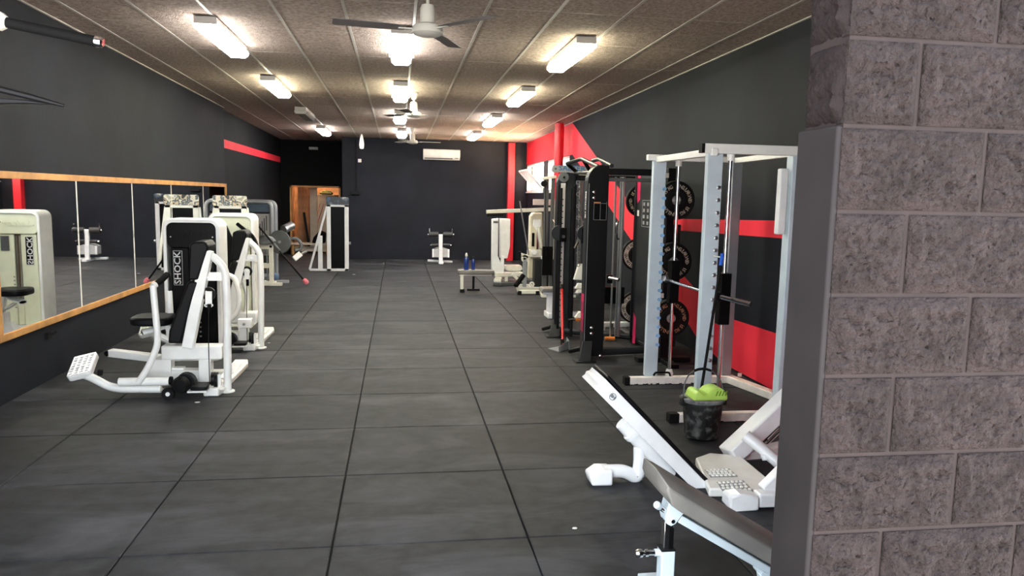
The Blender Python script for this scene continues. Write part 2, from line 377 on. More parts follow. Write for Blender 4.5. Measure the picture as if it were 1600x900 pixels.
for n, (a, b) in enumerate((W1, W2)):
    mb = MB(); f = .05; x0, x1 = XR+.005, XR+.045
    for yy in (a, (a+b)/2-f/2, b-f): mb.bb((x0, yy, WZ[0]), (x1, yy+f, WZ[1]))
    mb.bb((x0, a, WZ[0]), (x1, b, WZ[0]+f)); mb.bb((x0, a, WZ[1]-f), (x1, b, WZ[1]))
    wo = struct(mb, 'window_%d' % (n+1), 'winframe')
    for j in range(2):
        if n == 0 and j == 0: continue
        y0 = a+(b-a)/2*j+f*.6; y1 = a+(b-a)/2*(j+1)-f*.6
        MB().bb((x0+.02, y0, WZ[0]+f), (x0+.025, y1, WZ[1]-f)).build('pane', 'glass', wo)
    for q in range(7):
        y = a+(b-a)*(q+.7)/7.4; MB().cyl((x1+.03, y, WZ[0]-.0), (x1+.03, y, WZ[1]+.0), .007, 6).build('security_bar', 'winframe', wo)
    MB().bb((XR-.02, a-.03, WZ[0]-.03), (XR+.05, b+.03, WZ[0])).build('sill', 'winframe', wo)
    if n == 0:          # hopper sash tilted into the room
        y0, y1 = a+.06, (a+b)/2-.04; L0 = .66; sn, cs = math.sin(.74), math.cos(.74); hx, hz = XR+.03, WZ[0]+.03
        def sp(u, y): return (hx-sn*u, y, hz+cs*u)
        sm = MB(); sm.bar(sp(0, y0), sp(L0, y0), .04, .045, (0, 1, 0)); sm.bar(sp(0, y1), sp(L0, y1), .04, .045, (0, 1, 0)); sm.bar(sp(.02, y0), sp(.02, y1), .04, .04); sm.bar(sp(L0, y0), sp(L0, y1), .04, .04)
        so = sm.build('open_sash', 'winframe', wo); MB().bar(sp(.03, (y0+y1)/2), sp(L0-.02, (y0+y1)/2), y1-y0-.04, .005, (1, 0, 1)).build('pane', 'frosted', so)
    for yy in (a, b): MB().bb((XR+.046, yy-.004, WZ[0]), (XR+.10, yy+.004, WZ[1])).build('reveal', 'winframe', wo)
# two red steel columns by the right wall
o = recentre(MB().bb((2.965, YB-.20, 0), (3.145, YB-.004, zc(YB)-.03)).build('column', 'redcol', None, bevel=.006)); tag(o, 'square red column standing against the dark back wall', 'column')
o = recentre(MB().cyl((3.27, 15.45, 0), (3.27, 15.45, zc(15.45)-.012), .095, 28).build('column', 'redcol')); tag(o, 'round red column in front of the high window', 'column')
# entrance: split-face block wall in front, rendered reveal
mb = MB(); mb.bb((XJ+.012, YF+.012, -.2), (3.9, YJ-.005, 3.9)); mb.bb((-3.6, YF+.012, -.2), (-3.25, YJ, 3.9)); mb.bb((-3.3, YF+.012, 3.02), (XJ+.05, YJ, 3.9))
wf = struct(mb, 'wall_front', 'mortar')
def block_mesh(wd, ht, seed, nx, nz):
    rr = random.Random(seed); me = bpy.data.meshes.new('block'); vs = []; fs = []
    from mathutils import noise as NZ
    for j in range(nz+1):
        for i in range(nx+1):
            u, v = i/nx, j/nz; ed = min(u*wd, (1-u)*wd, v*ht, (1-v)*ht); k = min(1, ed/.022)
            d = NZ.fractal(Vector((u*wd*30+seed*7, v*ht*38, seed*3.1)), .7, 2.1, 4)*.0135+NZ.noise(Vector((u*wd*9+seed*5, v*ht*9, 2.)))*.006+.017
            jx = rr.uniform(-.003, .003)*k; jz = rr.uniform(-.003, .003)*k
            vs.append((-wd/2+u*wd+jx, -(.004+d*k), -ht/2+v*ht+jz))
    for j in range(nz):
        for i in range(nx): a = j*(nx+1)+i; fs.append([a, a+1, a+nx+2, a+nx+1])
    b0 = len(vs); edge = [i for i in range(nx+1)]+[(j+1)*(nx+1)-1 for j in range(1, nz+1)]+[nz*(nx+1)+i for i in range(nx-1, -1, -1)]+[j*(nx+1) for j in range(nz-1, 0, -1)]
    for q in edge: vs.append((vs[q][0], .03, vs[q][2]))
    n = len(edge)
    for q in range(n): fs.append([edge[(q+1) % n], edge[q], b0+q, b0+(q+1) % n])
    me.from_pydata(vs, [], fs); me.materials.append(M['block'])
    for p in me.polygons: p.use_smooth = True
    me.set_sharp_from_angle(angle=math.radians(50)); return me
CH, BL = .2057, .393
fullb = [block_mesh(BL-.012, CH-.012, s, 66, 34) for s in range(4)]; halfb = [block_mesh(BL/2-.012, CH-.012, s+9, 33, 34) for s in range(3)]
for k in range(-8, 12):
    z = 1.553+CH*(k+.5)
    if z < -.05: continue
    x = XJ; first = (k % 2 == 0)
    while x < 2.75:
        half = first; wd = BL/2 if half else BL; first = False
        o = bpy.data.objects.new('block', random.choice(halfb if half else fullb)); COL.objects.link(o); o.parent = wf
        o.location = (x+wd/2+.003, YF+.012, z); x += wd
rv = struct(MB().bb((XJ-.004, YF+.0115, -.02), (XJ+.014, YJ+.004, 1.553+CH*2), ), 'trim_reveal', 'render', bevel=.006)
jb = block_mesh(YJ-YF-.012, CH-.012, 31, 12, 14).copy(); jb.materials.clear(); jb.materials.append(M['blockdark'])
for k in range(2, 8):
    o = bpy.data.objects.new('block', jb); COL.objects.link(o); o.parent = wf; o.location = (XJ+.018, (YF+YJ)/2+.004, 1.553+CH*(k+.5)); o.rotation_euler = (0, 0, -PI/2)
# ================================================================== MIRROR
MY0, MY1, MZ0, MZ1 = 6.55, 14.80, .545, 1.868
mir = thing('wall_mirror', 'long wall mirror of five panes in a pine frame', 'mirror', (XL+.02, (MY0+MY1)/2, MZ0))
js = [MY0+.03, 8.155, 9.76, 11.36, 13.14, MY1-.03]
for a, b in zip(js[:-1], js[1:]):
    p = MB().bb((XL+.004, a+.008, MZ0+.02), (XL+.022, b-.008, MZ1-.02)).build('mirror_pane', 'mirror', mir)
for y in js[1:-1]: MB().bb((XL+.004, y-.008, MZ0+.02), (XL+.025, y+.008, MZ1-.02)).build('joint_strip', 'ivory', mir)
fx0, fx1 = XL+.002, XL+.035
MB().bb((fx0, MY0-.03, MZ1-.03), (fx1, MY1+.03, MZ1+.03)).build('frame_rail', 'wood', mir, bevel=.004)
MB().bb((fx0, MY0-.03, MZ0-.03), (fx1, MY1+.03, MZ0+.03)).build('frame_rail', 'wood', mir, bevel=.004)
for y in (MY0, MY1): MB().bb((fx0, y-.03, MZ0+.03), (fx1, y+.03, MZ1-.03)).build('frame_stile', 'wood', mir, bevel=.004)
# small bracket on the wall below the mirror
p = atX(73, 524, XL); o = MB(); o.bb(p+V(0, -.04, -.03), p+V(.03, .04, .03)); o.cyl(p+V(.03, .03, .01), p+V(.06, .06, .03), .012, 8); o = recentre(o.build('wall_hook', 'rubberblk')); tag(o, 'small black hook screwed to the wall under the mirror', 'hook')

# ================================================================== CEILING LIGHTS, FANS
def make_light(x, y0, y1, m, label, group):
    ym = (y0+y1)/2; z = zc(ym)-.004
    t = thing('ceiling_light', label, 'light', (x, ym, z), group)
    wd = .105
    b = MB(); b.bar((x, y0, z-.034), (x, y1, z-.034), 2*wd-.01, .066); b.build('housing', 'lampbody', t, bevel=.005)
    d = MB(); pr = [(-wd-.004, -.062), (-wd-.004, -.092), (-wd+.03, -.122), (wd-.03, -.122), (wd+.004, -.092), (wd+.004, -.062)]
    d.ext([(x+a, y0+.02, z+c) for a, c in pr], (0, y1-y0-.04, 0)); d.build('diffuser', m, t)
    for q in (.22, .78):
        for s in (-1, 1):
            yy = y0+(y1-y0)*q; c = MB(); c.tube(fillet([(x+s*(wd+.001), yy, z-.04), (x+s*(wd+.028), yy, z-.05), (x+s*(wd+.028), yy, z-.09), (x+s*(wd+.004), yy, z-.085)], .012, 3), .005, 6); c.build('clip', 'lampbody', t)
    for s in (-1, 1): MB().cyl((x+s*.045, y0-.004, z-.05), (x+s*.045, y0+.03, z-.05), .012, 8).build('screw_cap', 'lampbody', t)
    return t
LX = (-1.735, .03, 1.815); LY = (7.42, 10.75, 14.2, 17.75)
lab = {(0, 0): 'lit ceiling light above the long mirror, nearest the entrance', (0, 1): 'lit ceiling light above the mirror, between two other fittings', (0, 2): 'ceiling light that is off, with a grey dead diffuser', (0, 3): 'lit ceiling light beside the dark recess at the rear',
       (1, 0): 'lit ceiling light right beside the front ceiling fan', (1, 1): 'lit ceiling light between the front and middle ceiling fans', (1, 2): 'lit ceiling light just behind the middle ceiling fan', (1, 3): 'lit ceiling light beside the rear ceiling fan',
       (2, 0): 'lit ceiling light in the row above the squat machine, nearest the entrance', (2, 1): 'second lit ceiling light from the entrance in the squat machine row', (2, 2): 'third lit ceiling light from the entrance in the squat machine row', (2, 3): 'rearmost lit ceiling light beside the high windows'}
for i, x in enumerate(LX):
    for k, y in enumerate(LY):
        off = (i == 0 and k == 2)
        make_light(x+(.05 if (i, k) == (1, 3) else 0), y, y+1.46, 'tube_off' if off else ('tube_yel' if (k == 1 or (i == 2 and k == 0)) else 'tube_cool'), lab[(i, k)], 'fluorescent ceiling lights')
def make_fan(x, y, zh, R, rot, label, pale):
    zt = zc(y)-.002; t = thing('ceiling_fan', label, 'fan', (x, y, zt), 'ceiling fans')
    MB().lathe([(.06, 0), (.062, -.03), (.03, -.10), (.016, -.11)], (x, y, zt)).build('canopy', 'fanhub', t)
    MB().cyl((x, y, zt-.10), (x, y, zh+.12), .013, 10).build('down_rod', 'fanhub', t)
    MB().lathe([(.02, .20), (.045, .195), (.055, .17), (.058, .06), (.05, .055)], (x, y, zh), n=18).build('rod_cover', 'fanhub', t)
    MB().lathe([(.05, .06), (.105, .045), (.118, .02), (.118, -.01), (.085, -.028), (.04, -.036)], (x, y, zh), n=28).build('motor', 'fanhub', t)
    for k in range(3):
        a = rot+k*2*PI/3; d = V(math.cos(a), math.sin(a), 0); n_ = V(-d.y, d.x, 0)
        br = MB(); br.bar(V(x, y, zh+.012)+d*.10, V(x, y, zh+.012)+d*.22, .035, .008); bo = br.build('blade_arm', 'fanhub', t)
        tw = .13; m_ = MB(); prof = []
        for u, wl, wr_ in ((.17, .045, .045), (.30, .062, .066), (R-.02, .058, .075), (R, .035, .07)):
            c = V(x, y, zh+.016)+d*u; prof.append((c-n_*wl+V(0, 0, -wl*tw), c+n_*wr_+V(0, 0, wr_*tw)))
        pts = [p[0] for p in prof]+[p[1] for p in prof[::-1]]
        m_.ext(pts, (0, 0, .004)); m_.build('blade', 'fanhub' if pale else 'fanblade', t)
    return t
pf = at(668, 50, 5.9)
make_fan(pf.x, pf.y, pf.z, .70, math.radians(68), 'large ceiling fan with grey blades, nearest the entrance', False)
make_fan(.235, 11.9, 2.98, .62, math.radians(12), 'ceiling fan in the middle of the gym ceiling', False)
make_fan(.32, 17.6, 2.945, .64, math.radians(3), 'pale ceiling fan hanging in front of the back wall', True)

# ================================================================== THINGS ON THE BACK WALL
a = at(661, 233, YB); b = at(718, 251, YB); y0 = YB-.21
t = thing('air_conditioner', 'white split air conditioner high on the dark back wall', 'air conditioner', ((a.x+b.x)/2, YB, b.z))
pr = [(YB-.005, b.z), (YB-.11, b.z), (YB-.19, b.z+.07), (YB-.21, b.z+.12), (YB-.20, a.z-.02), (YB-.17, a.z), (YB-.005, a.z)]
MB().ext([(a.x, y, z) for y, z in pr], (b.x-a.x, 0, 0)).build('body', 'acwhite', t, bevel=.008)
MB().bar((a.x+.04, YB-.162, b.z+.040), (b.x-.20, YB-.162, b.z+.040), .012, .028).build('air_slot', 'acdark', t)
MB().bar((b.x-.14, YB-.175, b.z+.052), (b.x-.05, YB-.175, b.z+.052), .012, .018).build('display', 'acdark', t)
MB().bb((b.x-.20, YB-.216, b.z+.21), (b.x-.15, YB-.20, b.z+.225)).build('badge', 'letter', t)
p = at(562, 251, YB); o = recentre(MB().bb(p+V(-.045, -.03, -.045), p+V(.045, 0, .045)).build('junction_box', 'acwhite', None, bevel=.006)); tag(o, 'small white square switch box on the dark back wall', 'switch')
p = at(556, 222, YB); q = at(557, 298, YB); mb = MB(); mb.bb(V(p.x-.018, YB-.03, q.z), V(p.x+.018, YB-.001, zc(YB)-.03)); o = recentre(mb.build('cable_duct', 'wall_dark')); tag(o, 'dark vertical cable duct running down the back wall', 'cable duct')
p = at(548, 299, YB); q = at(562, 304, YB); o = recentre(MB().bb((p.x, YB-.06, q.z), (q.x, YB-.001, p.z)).build('wall_shelf', 'satin', None, bevel=.004)); tag(o, 'small dark box at the foot of the cable duct', 'box')
p = at(565, 206, 19.4); mb = MB(); c = V(p.x, 19.4, zc(19.4)-.02)
mb.lathe([(.004, 0), (.02, -.03), (.035, -.08), (.05, -.16), (.062, -.27), (.05, -.36), (.02, -.375)], c, n=9); o = mb.build('plastic_bag', 'acwhite', None, ang=15); o.data.transform(Matrix.Translation(-c)); o.location = c; tag(o, 'crumpled white plastic bag hanging from the ceiling grid', 'bag')
p = at(490, 219, YR-.05); o = recentre(MB().bb((p.x-.12, YR-.16, 2.97), (p.x+.12, YR-.001, 3.04)).build('emergency_light', 'lampbody', None, bevel=.008)); tag(o, 'small grey emergency light above the store doorway', 'light')

# ================================================================== STORE ROOM BEHIND THE DOORWAY
yr0 = YR+.15; yr1 = 25.2
struct(MB().bb((XLR-.2, YR+.15, -.02), (XLR, yr1+.2, TOP)), 'wall_store_left', 'ply')
struct(MB().bb((XLR-.2, yr1, -.02), (-1.3, yr1+.2, TOP)), 'wall_store_back', 'ply')
struct(MB().bb((XLR-.2, 23.0, -.2), (-1.3, yr1+.2, -.002)), 'floor_store', 'subfloor')
dj = MB(); dj.bb((DX0, YR-.02, 0), (DX0+.05, YR+.17, DZ)); dj.bb((DX1-.05, YR-.02, 0), (DX1, YR+.17, DZ)); dj.bb((DX0, YR-.02, DZ-.05), (DX1, YR+.17, DZ))
struct(dj, 'door_1', 'wood')
t = thing('store_lamp', 'warm lamp glowing inside the store doorway', 'lamp', (-2.3, 23.9, zc(23.9)+.03))
MB().lathe([(.03, 0), (.05, -.03), (.05, -.05)], t.location).build('lamp_holder', 'lampbody', t)
MB().lathe([(.03, -.05), (.07, -.10), (.075, -.14), (.05, -.19), (.01, -.205)], t.location).build('bulb', mat('warm_bulb', (1, .8, .55), .4, emit=(1, .66, .38, 420)), t)
# boards, post and clutter in the store
for k in range(5):
    x0 = DX0+.09+k*.095; o = recentre(MB().bb((x0, 23.42, 0), (x0+.09, 23.45, 2.5+.04*(k % 2))).build('wall_board', 'ply')); tag(o, 'upright brown plank leaning in a row inside the store', 'plank', 'planks in the store')
o = recentre(MB().bb(at(485, 390, 23.0)*1, at(495, 290, 23.0)+V(0, .1, .5)).build('post', 'paleboard', None, bevel=.004)); o.data.transform(Matrix.Diagonal((1, 1, 1, 1))); tag(o, 'pale upright post inside the store doorway', 'post')
a = at(489, 378, 22.98); 
a0 = at(495, 304, 23.3); a1 = at(528, 398, 23.3)
cab = thing('cupboard', 'pale tall cupboard lit warmly inside the store', 'cupboard', ((a0.x+a1.x)/2, 23.5, -.002))
MB().bb((a0.x, 23.3, -.002), (a1.x, 23.7, a0.z)).build('body', 'paleboard', cab, bevel=.005); MB().bb(((a0.x+a1.x)/2-.004, 23.294, .05), ((a0.x+a1.x)/2+.004, 23.3, a0.z-.04)).build('door_gap', 'ply', cab)
p = at(510, 300, 23.45); mb = MB(); mb.lathe([(.18, -.02), (.2, .03), (.13, .09), (.03, .11)], (p.x, 23.45, a0.z+.022), n=10); o = recentre(mb.build('folded_cloth', mat('olive_cloth', (.16, .17, .05), .9))); tag(o, 'olive green cloth heaped on the pale cupboard', 'cloth')
for n, (x, m_, l) in enumerate(((506, 'redrod', 'thin red cord hanging from the cupboard'), (500, 'orange', 'thin orange strap hanging from the cupboard'))):
    a = at(x, 318, 23.28); b = at(x-14+n*3, 360, 23.28); o = MB().tube([a, (a+b)/2+V(0, -.005, -.02), b], .008, 6).build('hanging_strap', m_); tag(o, l, 'strap')
a = at(474, 332, 22.95); b = at(484, 376, 22.95); o = recentre(MB().bar(V(a.x, 23.1, a.z), V(b.x, 22.95, 0), .07, .03, (0, 1, 0)).build('black_post', 'satin')); tag(o, 'black bar leaning against the planks in the store', 'bar')
a = at(456, 379, 22.15); b = at(515, 379, 22.15)
tb = thing('low_table', 'low pine board table in front of the store doorway', 'table', ((a.x+b.x)/2, 22.2, 0)); z = a.z
MB().bb((a.x, 21.95, z-.05), (b.x, 22.33, z)).build('board', 'paleboard', tb, bevel=.004)
for x in (a.x+.05, b.x-.05): MB().bb((x-.03, 22.0, 0), (x+.03, 22.3, z-.05)).build('leg', 'wood', tb, bevel=.004)
MB().bb((a.x+.08, 22.10, z-.24), (b.x-.08, 22.14, z-.10)).build('apron', 'paleboard', tb)
mb = MB(); p = at(497, 369, 22.1); mb.ext([(p.x-.17, 22.0, z), (p.x+.2, 22.0, z), (p.x+.22, 22.0, z+.30), (p.x+.05, 22.0, z+.36), (p.x-.12, 22.0, z+.16)], (0, .26, 0)); o = recentre(mb.build('gym_bag', 'foam', None, bevel=.04, seg=3)); tag(o, 'black bag slumped on the low pine table', 'bag')
# ================================================================== PRESS MACHINES (a near black one and a cream one behind it)
def press(D, dark, label):
    D = Vector(D)
    def p(x, y, Y): return at(x, y, Y)+D
    base = V(-1.85, 7.15, 0)+D
    t = thing('press_machine', label, 'gym machine', base, 'press machines beside the mirror')
    W = 'white'
    # weight-stack shroud: rounded white surround, moulded panel, slot
    Ys = 7.55; a = p(252, 341, Ys); b = p(343 if dark else 345, 341, Ys); wd = b.x-a.x; z1 = a.z; z0 = .12; ht = z1-z0; cx_ = (a.x+b.x)/2; cz = (z0+z1)/2; y0, y1 = Ys+D.y, Ys+.30+D.y
    rr = rrect(wd, ht, .085, 6); sur = MB(); ri = rrect(wd-.075, ht-.075, .06, 6); n = len(rr)
    vs = [(cx_+x, y0+.02, cz+z) for x, z in rr]+[(cx_+x, y1, cz+z) for x, z in rr]+[(cx_+x*1.0, y0, cz+z) for x, z in rrect(wd-.02, ht-.02, .078, 6)]+[(cx_+x, y0, cz+z) for x, z in ri]+[(cx_+x, y0+.05, cz+z) for x, z in ri]
    fs = []
    for k in range(n):
        j = (k+1) % n; fs += [[k, j, n+j, n+k], [2*n+k, 2*n+j, j, k], [3*n+k, 3*n+j, 2*n+j, 2*n+k], [4*n+k, 4*n+j, 3*n+j, 3*n+k]]
    fs.append([n+k for k in range(n)]); sur.add(vs, fs); sh = sur.build('stack_surround', W, t)
    pm = 'black' if dark else 'cream'
    pan = MB(); pw, ph = wd-.078, ht-.078
    top = cz+ph/2
    # side cheeks, head and foot of the moulded panel, leaving the slot open
    sw = .035
    for s in (-1, 1):
        pan.ext([(cx_+s*sw, y0+.03, cz-ph/2), (cx_+s*pw/2*.94, y0+.03, cz-ph/2), (cx_+s*pw/2*.90, y0+.03, top-.24), (cx_+s*sw, y0+.03, top-.24)], (0, .03, 0))
    pan.ext([(cx_+x, y0+.018, top-.12+z) for x, z in rrect(pw, .24, .055, 5)], (0, .045, 0))
    pan.bb((cx_-sw, y0+.035, cz-ph/2), (cx_+sw, y0+.05, cz-ph/2+.25))
    po = pan.build('moulded_panel', pm, t, bevel=.010, seg=2)
    MB().bb((cx_-pw/2+.01, y0+.055, cz-ph/2), (cx_+pw/2-.01, y0+.26, cz+ph/2-.02)).build('weight_stack', 'stackdark' if dark else mat('brass_slot', (.16, .11, .05), .5), t)
    for s in (-1, 1): MB().cyl((cx_+s*.018, y0+.045, z0+.2), (cx_+s*.018, y0+.045, z1-.3), .006, 8).build('guide_rod', 'steel', t)
    # badge with vertical lettering, instruction label, raised script on the head
    bx = cx_-pw/2*.60 if dark else cx_-pw/2*.55; bz = p(270, 419, Ys).z; bh = .33
    MB().ext([(bx+x, y0+.026, bz+z) for x, z in rrect(.082, bh, .006, 2)], (0, .008, 0)).build('badge', 'black', t)
    bf = MB(); bf.bb((bx-.041, y0+.0235, bz-bh/2), (bx-.038, y0+.026, bz+bh/2)); bf.bb((bx+.038, y0+.0235, bz-bh/2), (bx+.041, y0+.026, bz+bh/2)); bf.bb((bx-.041, y0+.0235, bz+bh/2-.003), (bx+.041, y0+.026, bz+bh/2)); bf.bb((bx-.041, y0+.0235, bz-bh/2), (bx+.041, y0+.026, bz-bh/2+.003)); bf.build('badge_border', 'letter', t)
    text('badge_lettering', 'SHOCK', 'letter', .083, frame((bx-.002, y0+.0245, bz), (0, 0, 1), (-1, 0, 0)), t, depth=.001, bold=.001, sx=1.12)
    text('raised_script', 'Salter', pm, .10, frame((cx_-.02, y0+.016, top-.115), (1, 0, 0), (0, 0, 1)), t, depth=.004, shear=.35, sx=1.35)
    for s in (-1, 1): MB().cyl((cx_+s*.19, y0+.012, top-.135), (cx_+s*.19, y0+.02, top-.135), .006, 8).build('screw', 'steel', t)
    if not dark or True:
        lx = cx_+pw/2*.58; MB().bb((lx-.045, y0+.024, bz+.0), (lx+.045, y0+.031, bz+.17)).build('instruction_label', 'midgrey', t)
    for k in range(9): MB().bb((cx_+.045, y0+.026, .36+.045*k), (cx_+.062, y0+.031, .374+.045*k)).build('number', 'numgrey', t)
    # right-hand round post bending over to the back support
    Y = 6.85
    g0 = gnd(356, 612)+D
    pts = [V(g0.x, Y+D.y, .012), p(355, 470, Y), p(352, 420, Y), p(334, 401, Y), p(318, 396, Y)]
    MB().tube(fillet(pts, .14, 6), .034, 14).build('post', W, t); MB().lathe([(.06, 0), (.06, .012), (.036, .014)], (g0.x, Y+D.y, 0)).build('post_flange', W, t)
    MB().bar(p(324.5, 391, Y+.0), p(294, 543, Y+.0), .085, .095, (1, 0, 0)).build('back_support', W, t, bevel=.008)
    pads = [[(295.6, 381), (304, 377.5), (320, 377), (326, 386), (318, 410), (309.5, 438), (293.5, 438)], [(293.3, 440), (309, 440), (302, 462), (295, 487), (283, 537), (262, 537), (263.6, 517), (274, 491), (285, 462)]]
    for q in pads:
        MB().ext([p(x, y, 6.80) for x, y in q], (0, .30, 0)).build('back_pad', 'vinyl', t, bevel=.018, seg=3)
    MB().bar(p(318, 432, Y), p(348, 432, Y), .02, .075).build('cross_plate', W, t, bevel=.004)
    for x in (324, 336): MB().cyl(p(x, 433, Y-.03), p(x, 433, Y-.005), .011, 8).build('bolt', 'steel', t)
    c = p(326, 459, Y-.01); MB().ring(c, (0, 1, 0), .058, .036, .03, 24).build('pulley_wheel', 'black', t)
    yk = MB(); yk.bar(p(326, 455, Y-.035), p(326, 480, Y-.035), .055, .012, (0, 1, 0)); yk.cyl(c+V(0, -.035, 0), c+V(0, .03, 0), .018, 10); yk.bar(p(319, 477, Y-.035), p(333, 477, Y-.035), .012, .02); yk.build('pulley_yoke', W, t, bevel=.003)
    MB().cyl(p(327, 475, Y-.05), p(327, 488, Y-.05), .016, 10).build('cable_stop', 'black', t)
    MB().tube([p(326, 488, Y-.04), p(326, 545, Y-.04), p(327.5, 600, Y-.04)], .004, 6).build('cable', 'satin', t)
    # pedestal box with its window
    Yb = 6.92; fr = MB()
    fr.bb(p(251, 541, Yb), p(347, 562, Yb)+V(0, .14, 0)); 
    pd = MB()
    pd.ext([p(241, 562, Yb), p(267, 562, Yb), p(267, 597, Yb), p(236, 597, Yb), p(232, 580, Yb)], (0, .12, 0)); pd.ext([p(310, 562, Yb), p(329, 562, Yb), p(329, 597, Yb), p(310, 597, Yb)], (0, .12, 0)); pd.ext([p(267, 579, Yb), p(310, 579, Yb), p(310, 597, Yb), p(267, 597, Yb)], (0, .12, 0))
    fr.build('seat_beam', W, t, bevel=.014, seg=3); pd.build('pedestal', W, t, bevel=.006)
    MB().bb(p(268, 578, Yb+.03), p(290, 572, Yb+.10)).build('inner_plate', W, t)
    # seat on its oval carrier
    sc = p(240, 498, 7.0); s_ = MB(); s_.ext([V(sc.x+x, 7.0+D.y+yy, sc.z-.045) for x, yy in rrect(.34, .34, .10, 5)], (0, 0, .075)); s_.build('seat', 'vinyl', t, bevel=.022, seg=3)
    MB().bar(p(262, 505, 7.02), p(275, 546, 7.05), .07, .05, (1, 0, 0)).build('seat_stem', W, t, bevel=.006)
    q0, q1 = p(222, 520, 6.98), p(262, 508, 7.08)
    ov = MB(); ov.tube([q0, q1], .052, 16, sx=1.0, sy=.52); ov.build('seat_carrier', W, t); MB().tube([q0-(q1-q0)*.004, q0+(q1-q0)*.02], .042, 16, sx=1., sy=.40).build('carrier_mouth', 'black', t)
    MB().tube([p(248, 522, 7.05), p(262, 530, 7.05), p(275, 535, 7.05)], .02, 8).build('adjuster_arm', W, t)
    # foot lever with studded pedal
    Yl = 6.72; lv = [p(124, 583, Yl+.05), p(142, 589, Yl), p(170, 604, Yl), p(188, 607.5, Yl), p(252, 607.5, Yl)]
    MB().tube(fillet(lv, .08, 5), .036, 12).build('foot_lever', W, t)
    c = p(129, 571, 6.82); R = Matrix.Rotation(math.radians(-14), 3, 'Y') @ Matrix.Rotation(math.radians(26), 3, 'X')
    pe = MB(); pe.ext([c+R @ V(x, y, -.04) for x, y in rrect(.20, .30, .04, 4)], R @ V(0, 0, .055)); pe.build('pedal', W, t, bevel=.012, seg=3)
    st = MB()
    for i in range(4):
        for j in range(7): st.box(c+R @ V(-.066+.044*i, -.108+.036*j, .018), (.026, .022, .008), R)
    st.build('pedal_studs', 'tread', t, kind='stuff'); MB().box(c+R @ V(0, 0, .0155), (.185, .27, .004), R).build('pedal_tread', 'steel', t)
    MB().cyl(p(156, 586, Yl-.02), p(157, 578, Yl-.02), .022, 12).build('lever_knob', 'rubberblk', t)
    # pivot tube, press arm and grip
    Yp = 6.66
    MB().cyl(p(186, 597, Yp), p(266, 595.5, Yp), .036, 16).build('pivot_tube', W, t); MB().cyl(p(184.5, 597, Yp), p(187, 597, Yp), .024, 12).build('tube_cap', 'black', t); MB().cyl(p(265, 595, Yp), p(269, 595, Yp), .038, 14).build('tube_cap', 'black', t)
    if dark:
        ar = [p(216, 598, Yp-.04), p(232, 574, Yp-.04), p(246, 540, Yp-.04), p(246, 520, Yp-.04), p(239, 446, Yp)]
        MB().tube(fillet(ar, .10, 6), .027, 12).build('press_arm', W, t)
        MB().cyl(p(239, 447, Yp), p(243, 444, Yp+.02), .03, 12).build('arm_collar', W, t)
        MB().tube([p(242, 445, Yp+.02), p(252, 438, Yp+.10), p(261, 429, Yp+.22)], .026, 12).build('grip', 'foam', t)
        ar2 = [p(246, 590, 7.1), p(262, 560, 7.12), p(268, 520, 7.14), p(264, 455, 7.14)]
        MB().tube(fillet(ar2, .10, 5), .027, 10).build('press_arm', W, t)
    else:
        # bow-shaped arms of the second machine
        d0 = -D
        for yy, ox in ((8.35, 0), (8.95, -12)):
            ar = [at(352-ox, 428, yy), at(366-ox, 433, yy), at(375-ox, 462, yy), at(372-ox, 490, yy), at(353-ox, 505, yy)]
            MB().tube(fillet(ar, .13, 6), .027, 12).build('press_arm', W, t)
        ar = [at(371, 350, 9.35), at(396, 370, 9.2), at(402, 384, 9.15), at(402, 402, 9.1)]
        MB().tube(fillet(ar, .06, 4), .022, 10).build('grip', 'black', t)
        MB().ext([at(x, y, 9.05) for x, y in ((354, 352), (366, 378), (362, 440), (350, 440))], (0, .03, 0)).build('side_guard', 'vinyl', t, bevel=.006)
    # low frame on the floor
    MB().bar(p(172, 551, 7.55), p(250, 560, 7.45), .09, .07).build('floor_beam', W, t, bevel=.008)
    e0 = p(170.5, 551, 7.55); MB().cyl(e0+V(-.004, -.046, 0), e0+V(-.004, -.04, 0), .026, 12).build('beam_cap', 'black', t)
    MB().bb(V(-2.40, 7.40, 0)+D, V(-1.60, 7.50, .06)+D).build('rear_rail', W, t, bevel=.008)
    fp = [gnd(352, 596)+D, gnd(366, 592)+D, gnd(386, 568)+D, gnd(381, 561)+D, gnd(362, 560)+D]
    MB().ext([V(-1.64, 7.02, 0)+D, V(-1.52, 7.02, 0)+D, V(-1.50, 7.80, 0)+D, V(-1.53, 7.95, 0)+D, V(-1.66, 7.95, 0)+D], (0, 0, .055)).build('foot_plate', W, t, bevel=.012, seg=2)
    MB().ext([V(-1.63, 7.1, .055)+D, V(-1.55, 7.1, .055)+D, V(-1.54, 7.85, .055)+D, V(-1.64, 7.85, .055)+D], (0, 0, .015)).build('foot_pad', 'whiteb', t, bevel=.004)
    a = gnd(317, 620)+D; MB().ext([V(a.x, a.y, 0), V(a.x+.13, a.y, 0), V(a.x+.17, a.y+.24, 0), V(a.x+.05, a.y+.24, 0)], (0, 0, .075)).build('foot_block', W, t, bevel=.014, seg=3)
    MB().bb(p(232, 612, 6.72)*1+V(0, 0, 0), V(g0.x, 6.80+D.y, .055)).build('base_rail', W, t, bevel=.008)
    # wheels and cam low on the near side
    c = p(263, 609, 6.60); c.z = .058; MB().lathe([(.02, -.02), (.05, -.022), (.056, 0), (.05, .022), (.02, .02)], c, (0, 1, 0), 22).build('roller_wheel', 'rubberblk', t); MB().cyl(c+V(0, -.026, 0), c+V(0, -.012, 0), .018, 12).build('wheel_hub', W, t)
    c = p(283, 601, 6.62); MB().lathe([(.03, -.05), (.06, -.045), (.072, -.015), (.072, .02), (.06, .03)], c, (.2, 1, .1), 22).build('cam_drum', 'rubberblk', t)
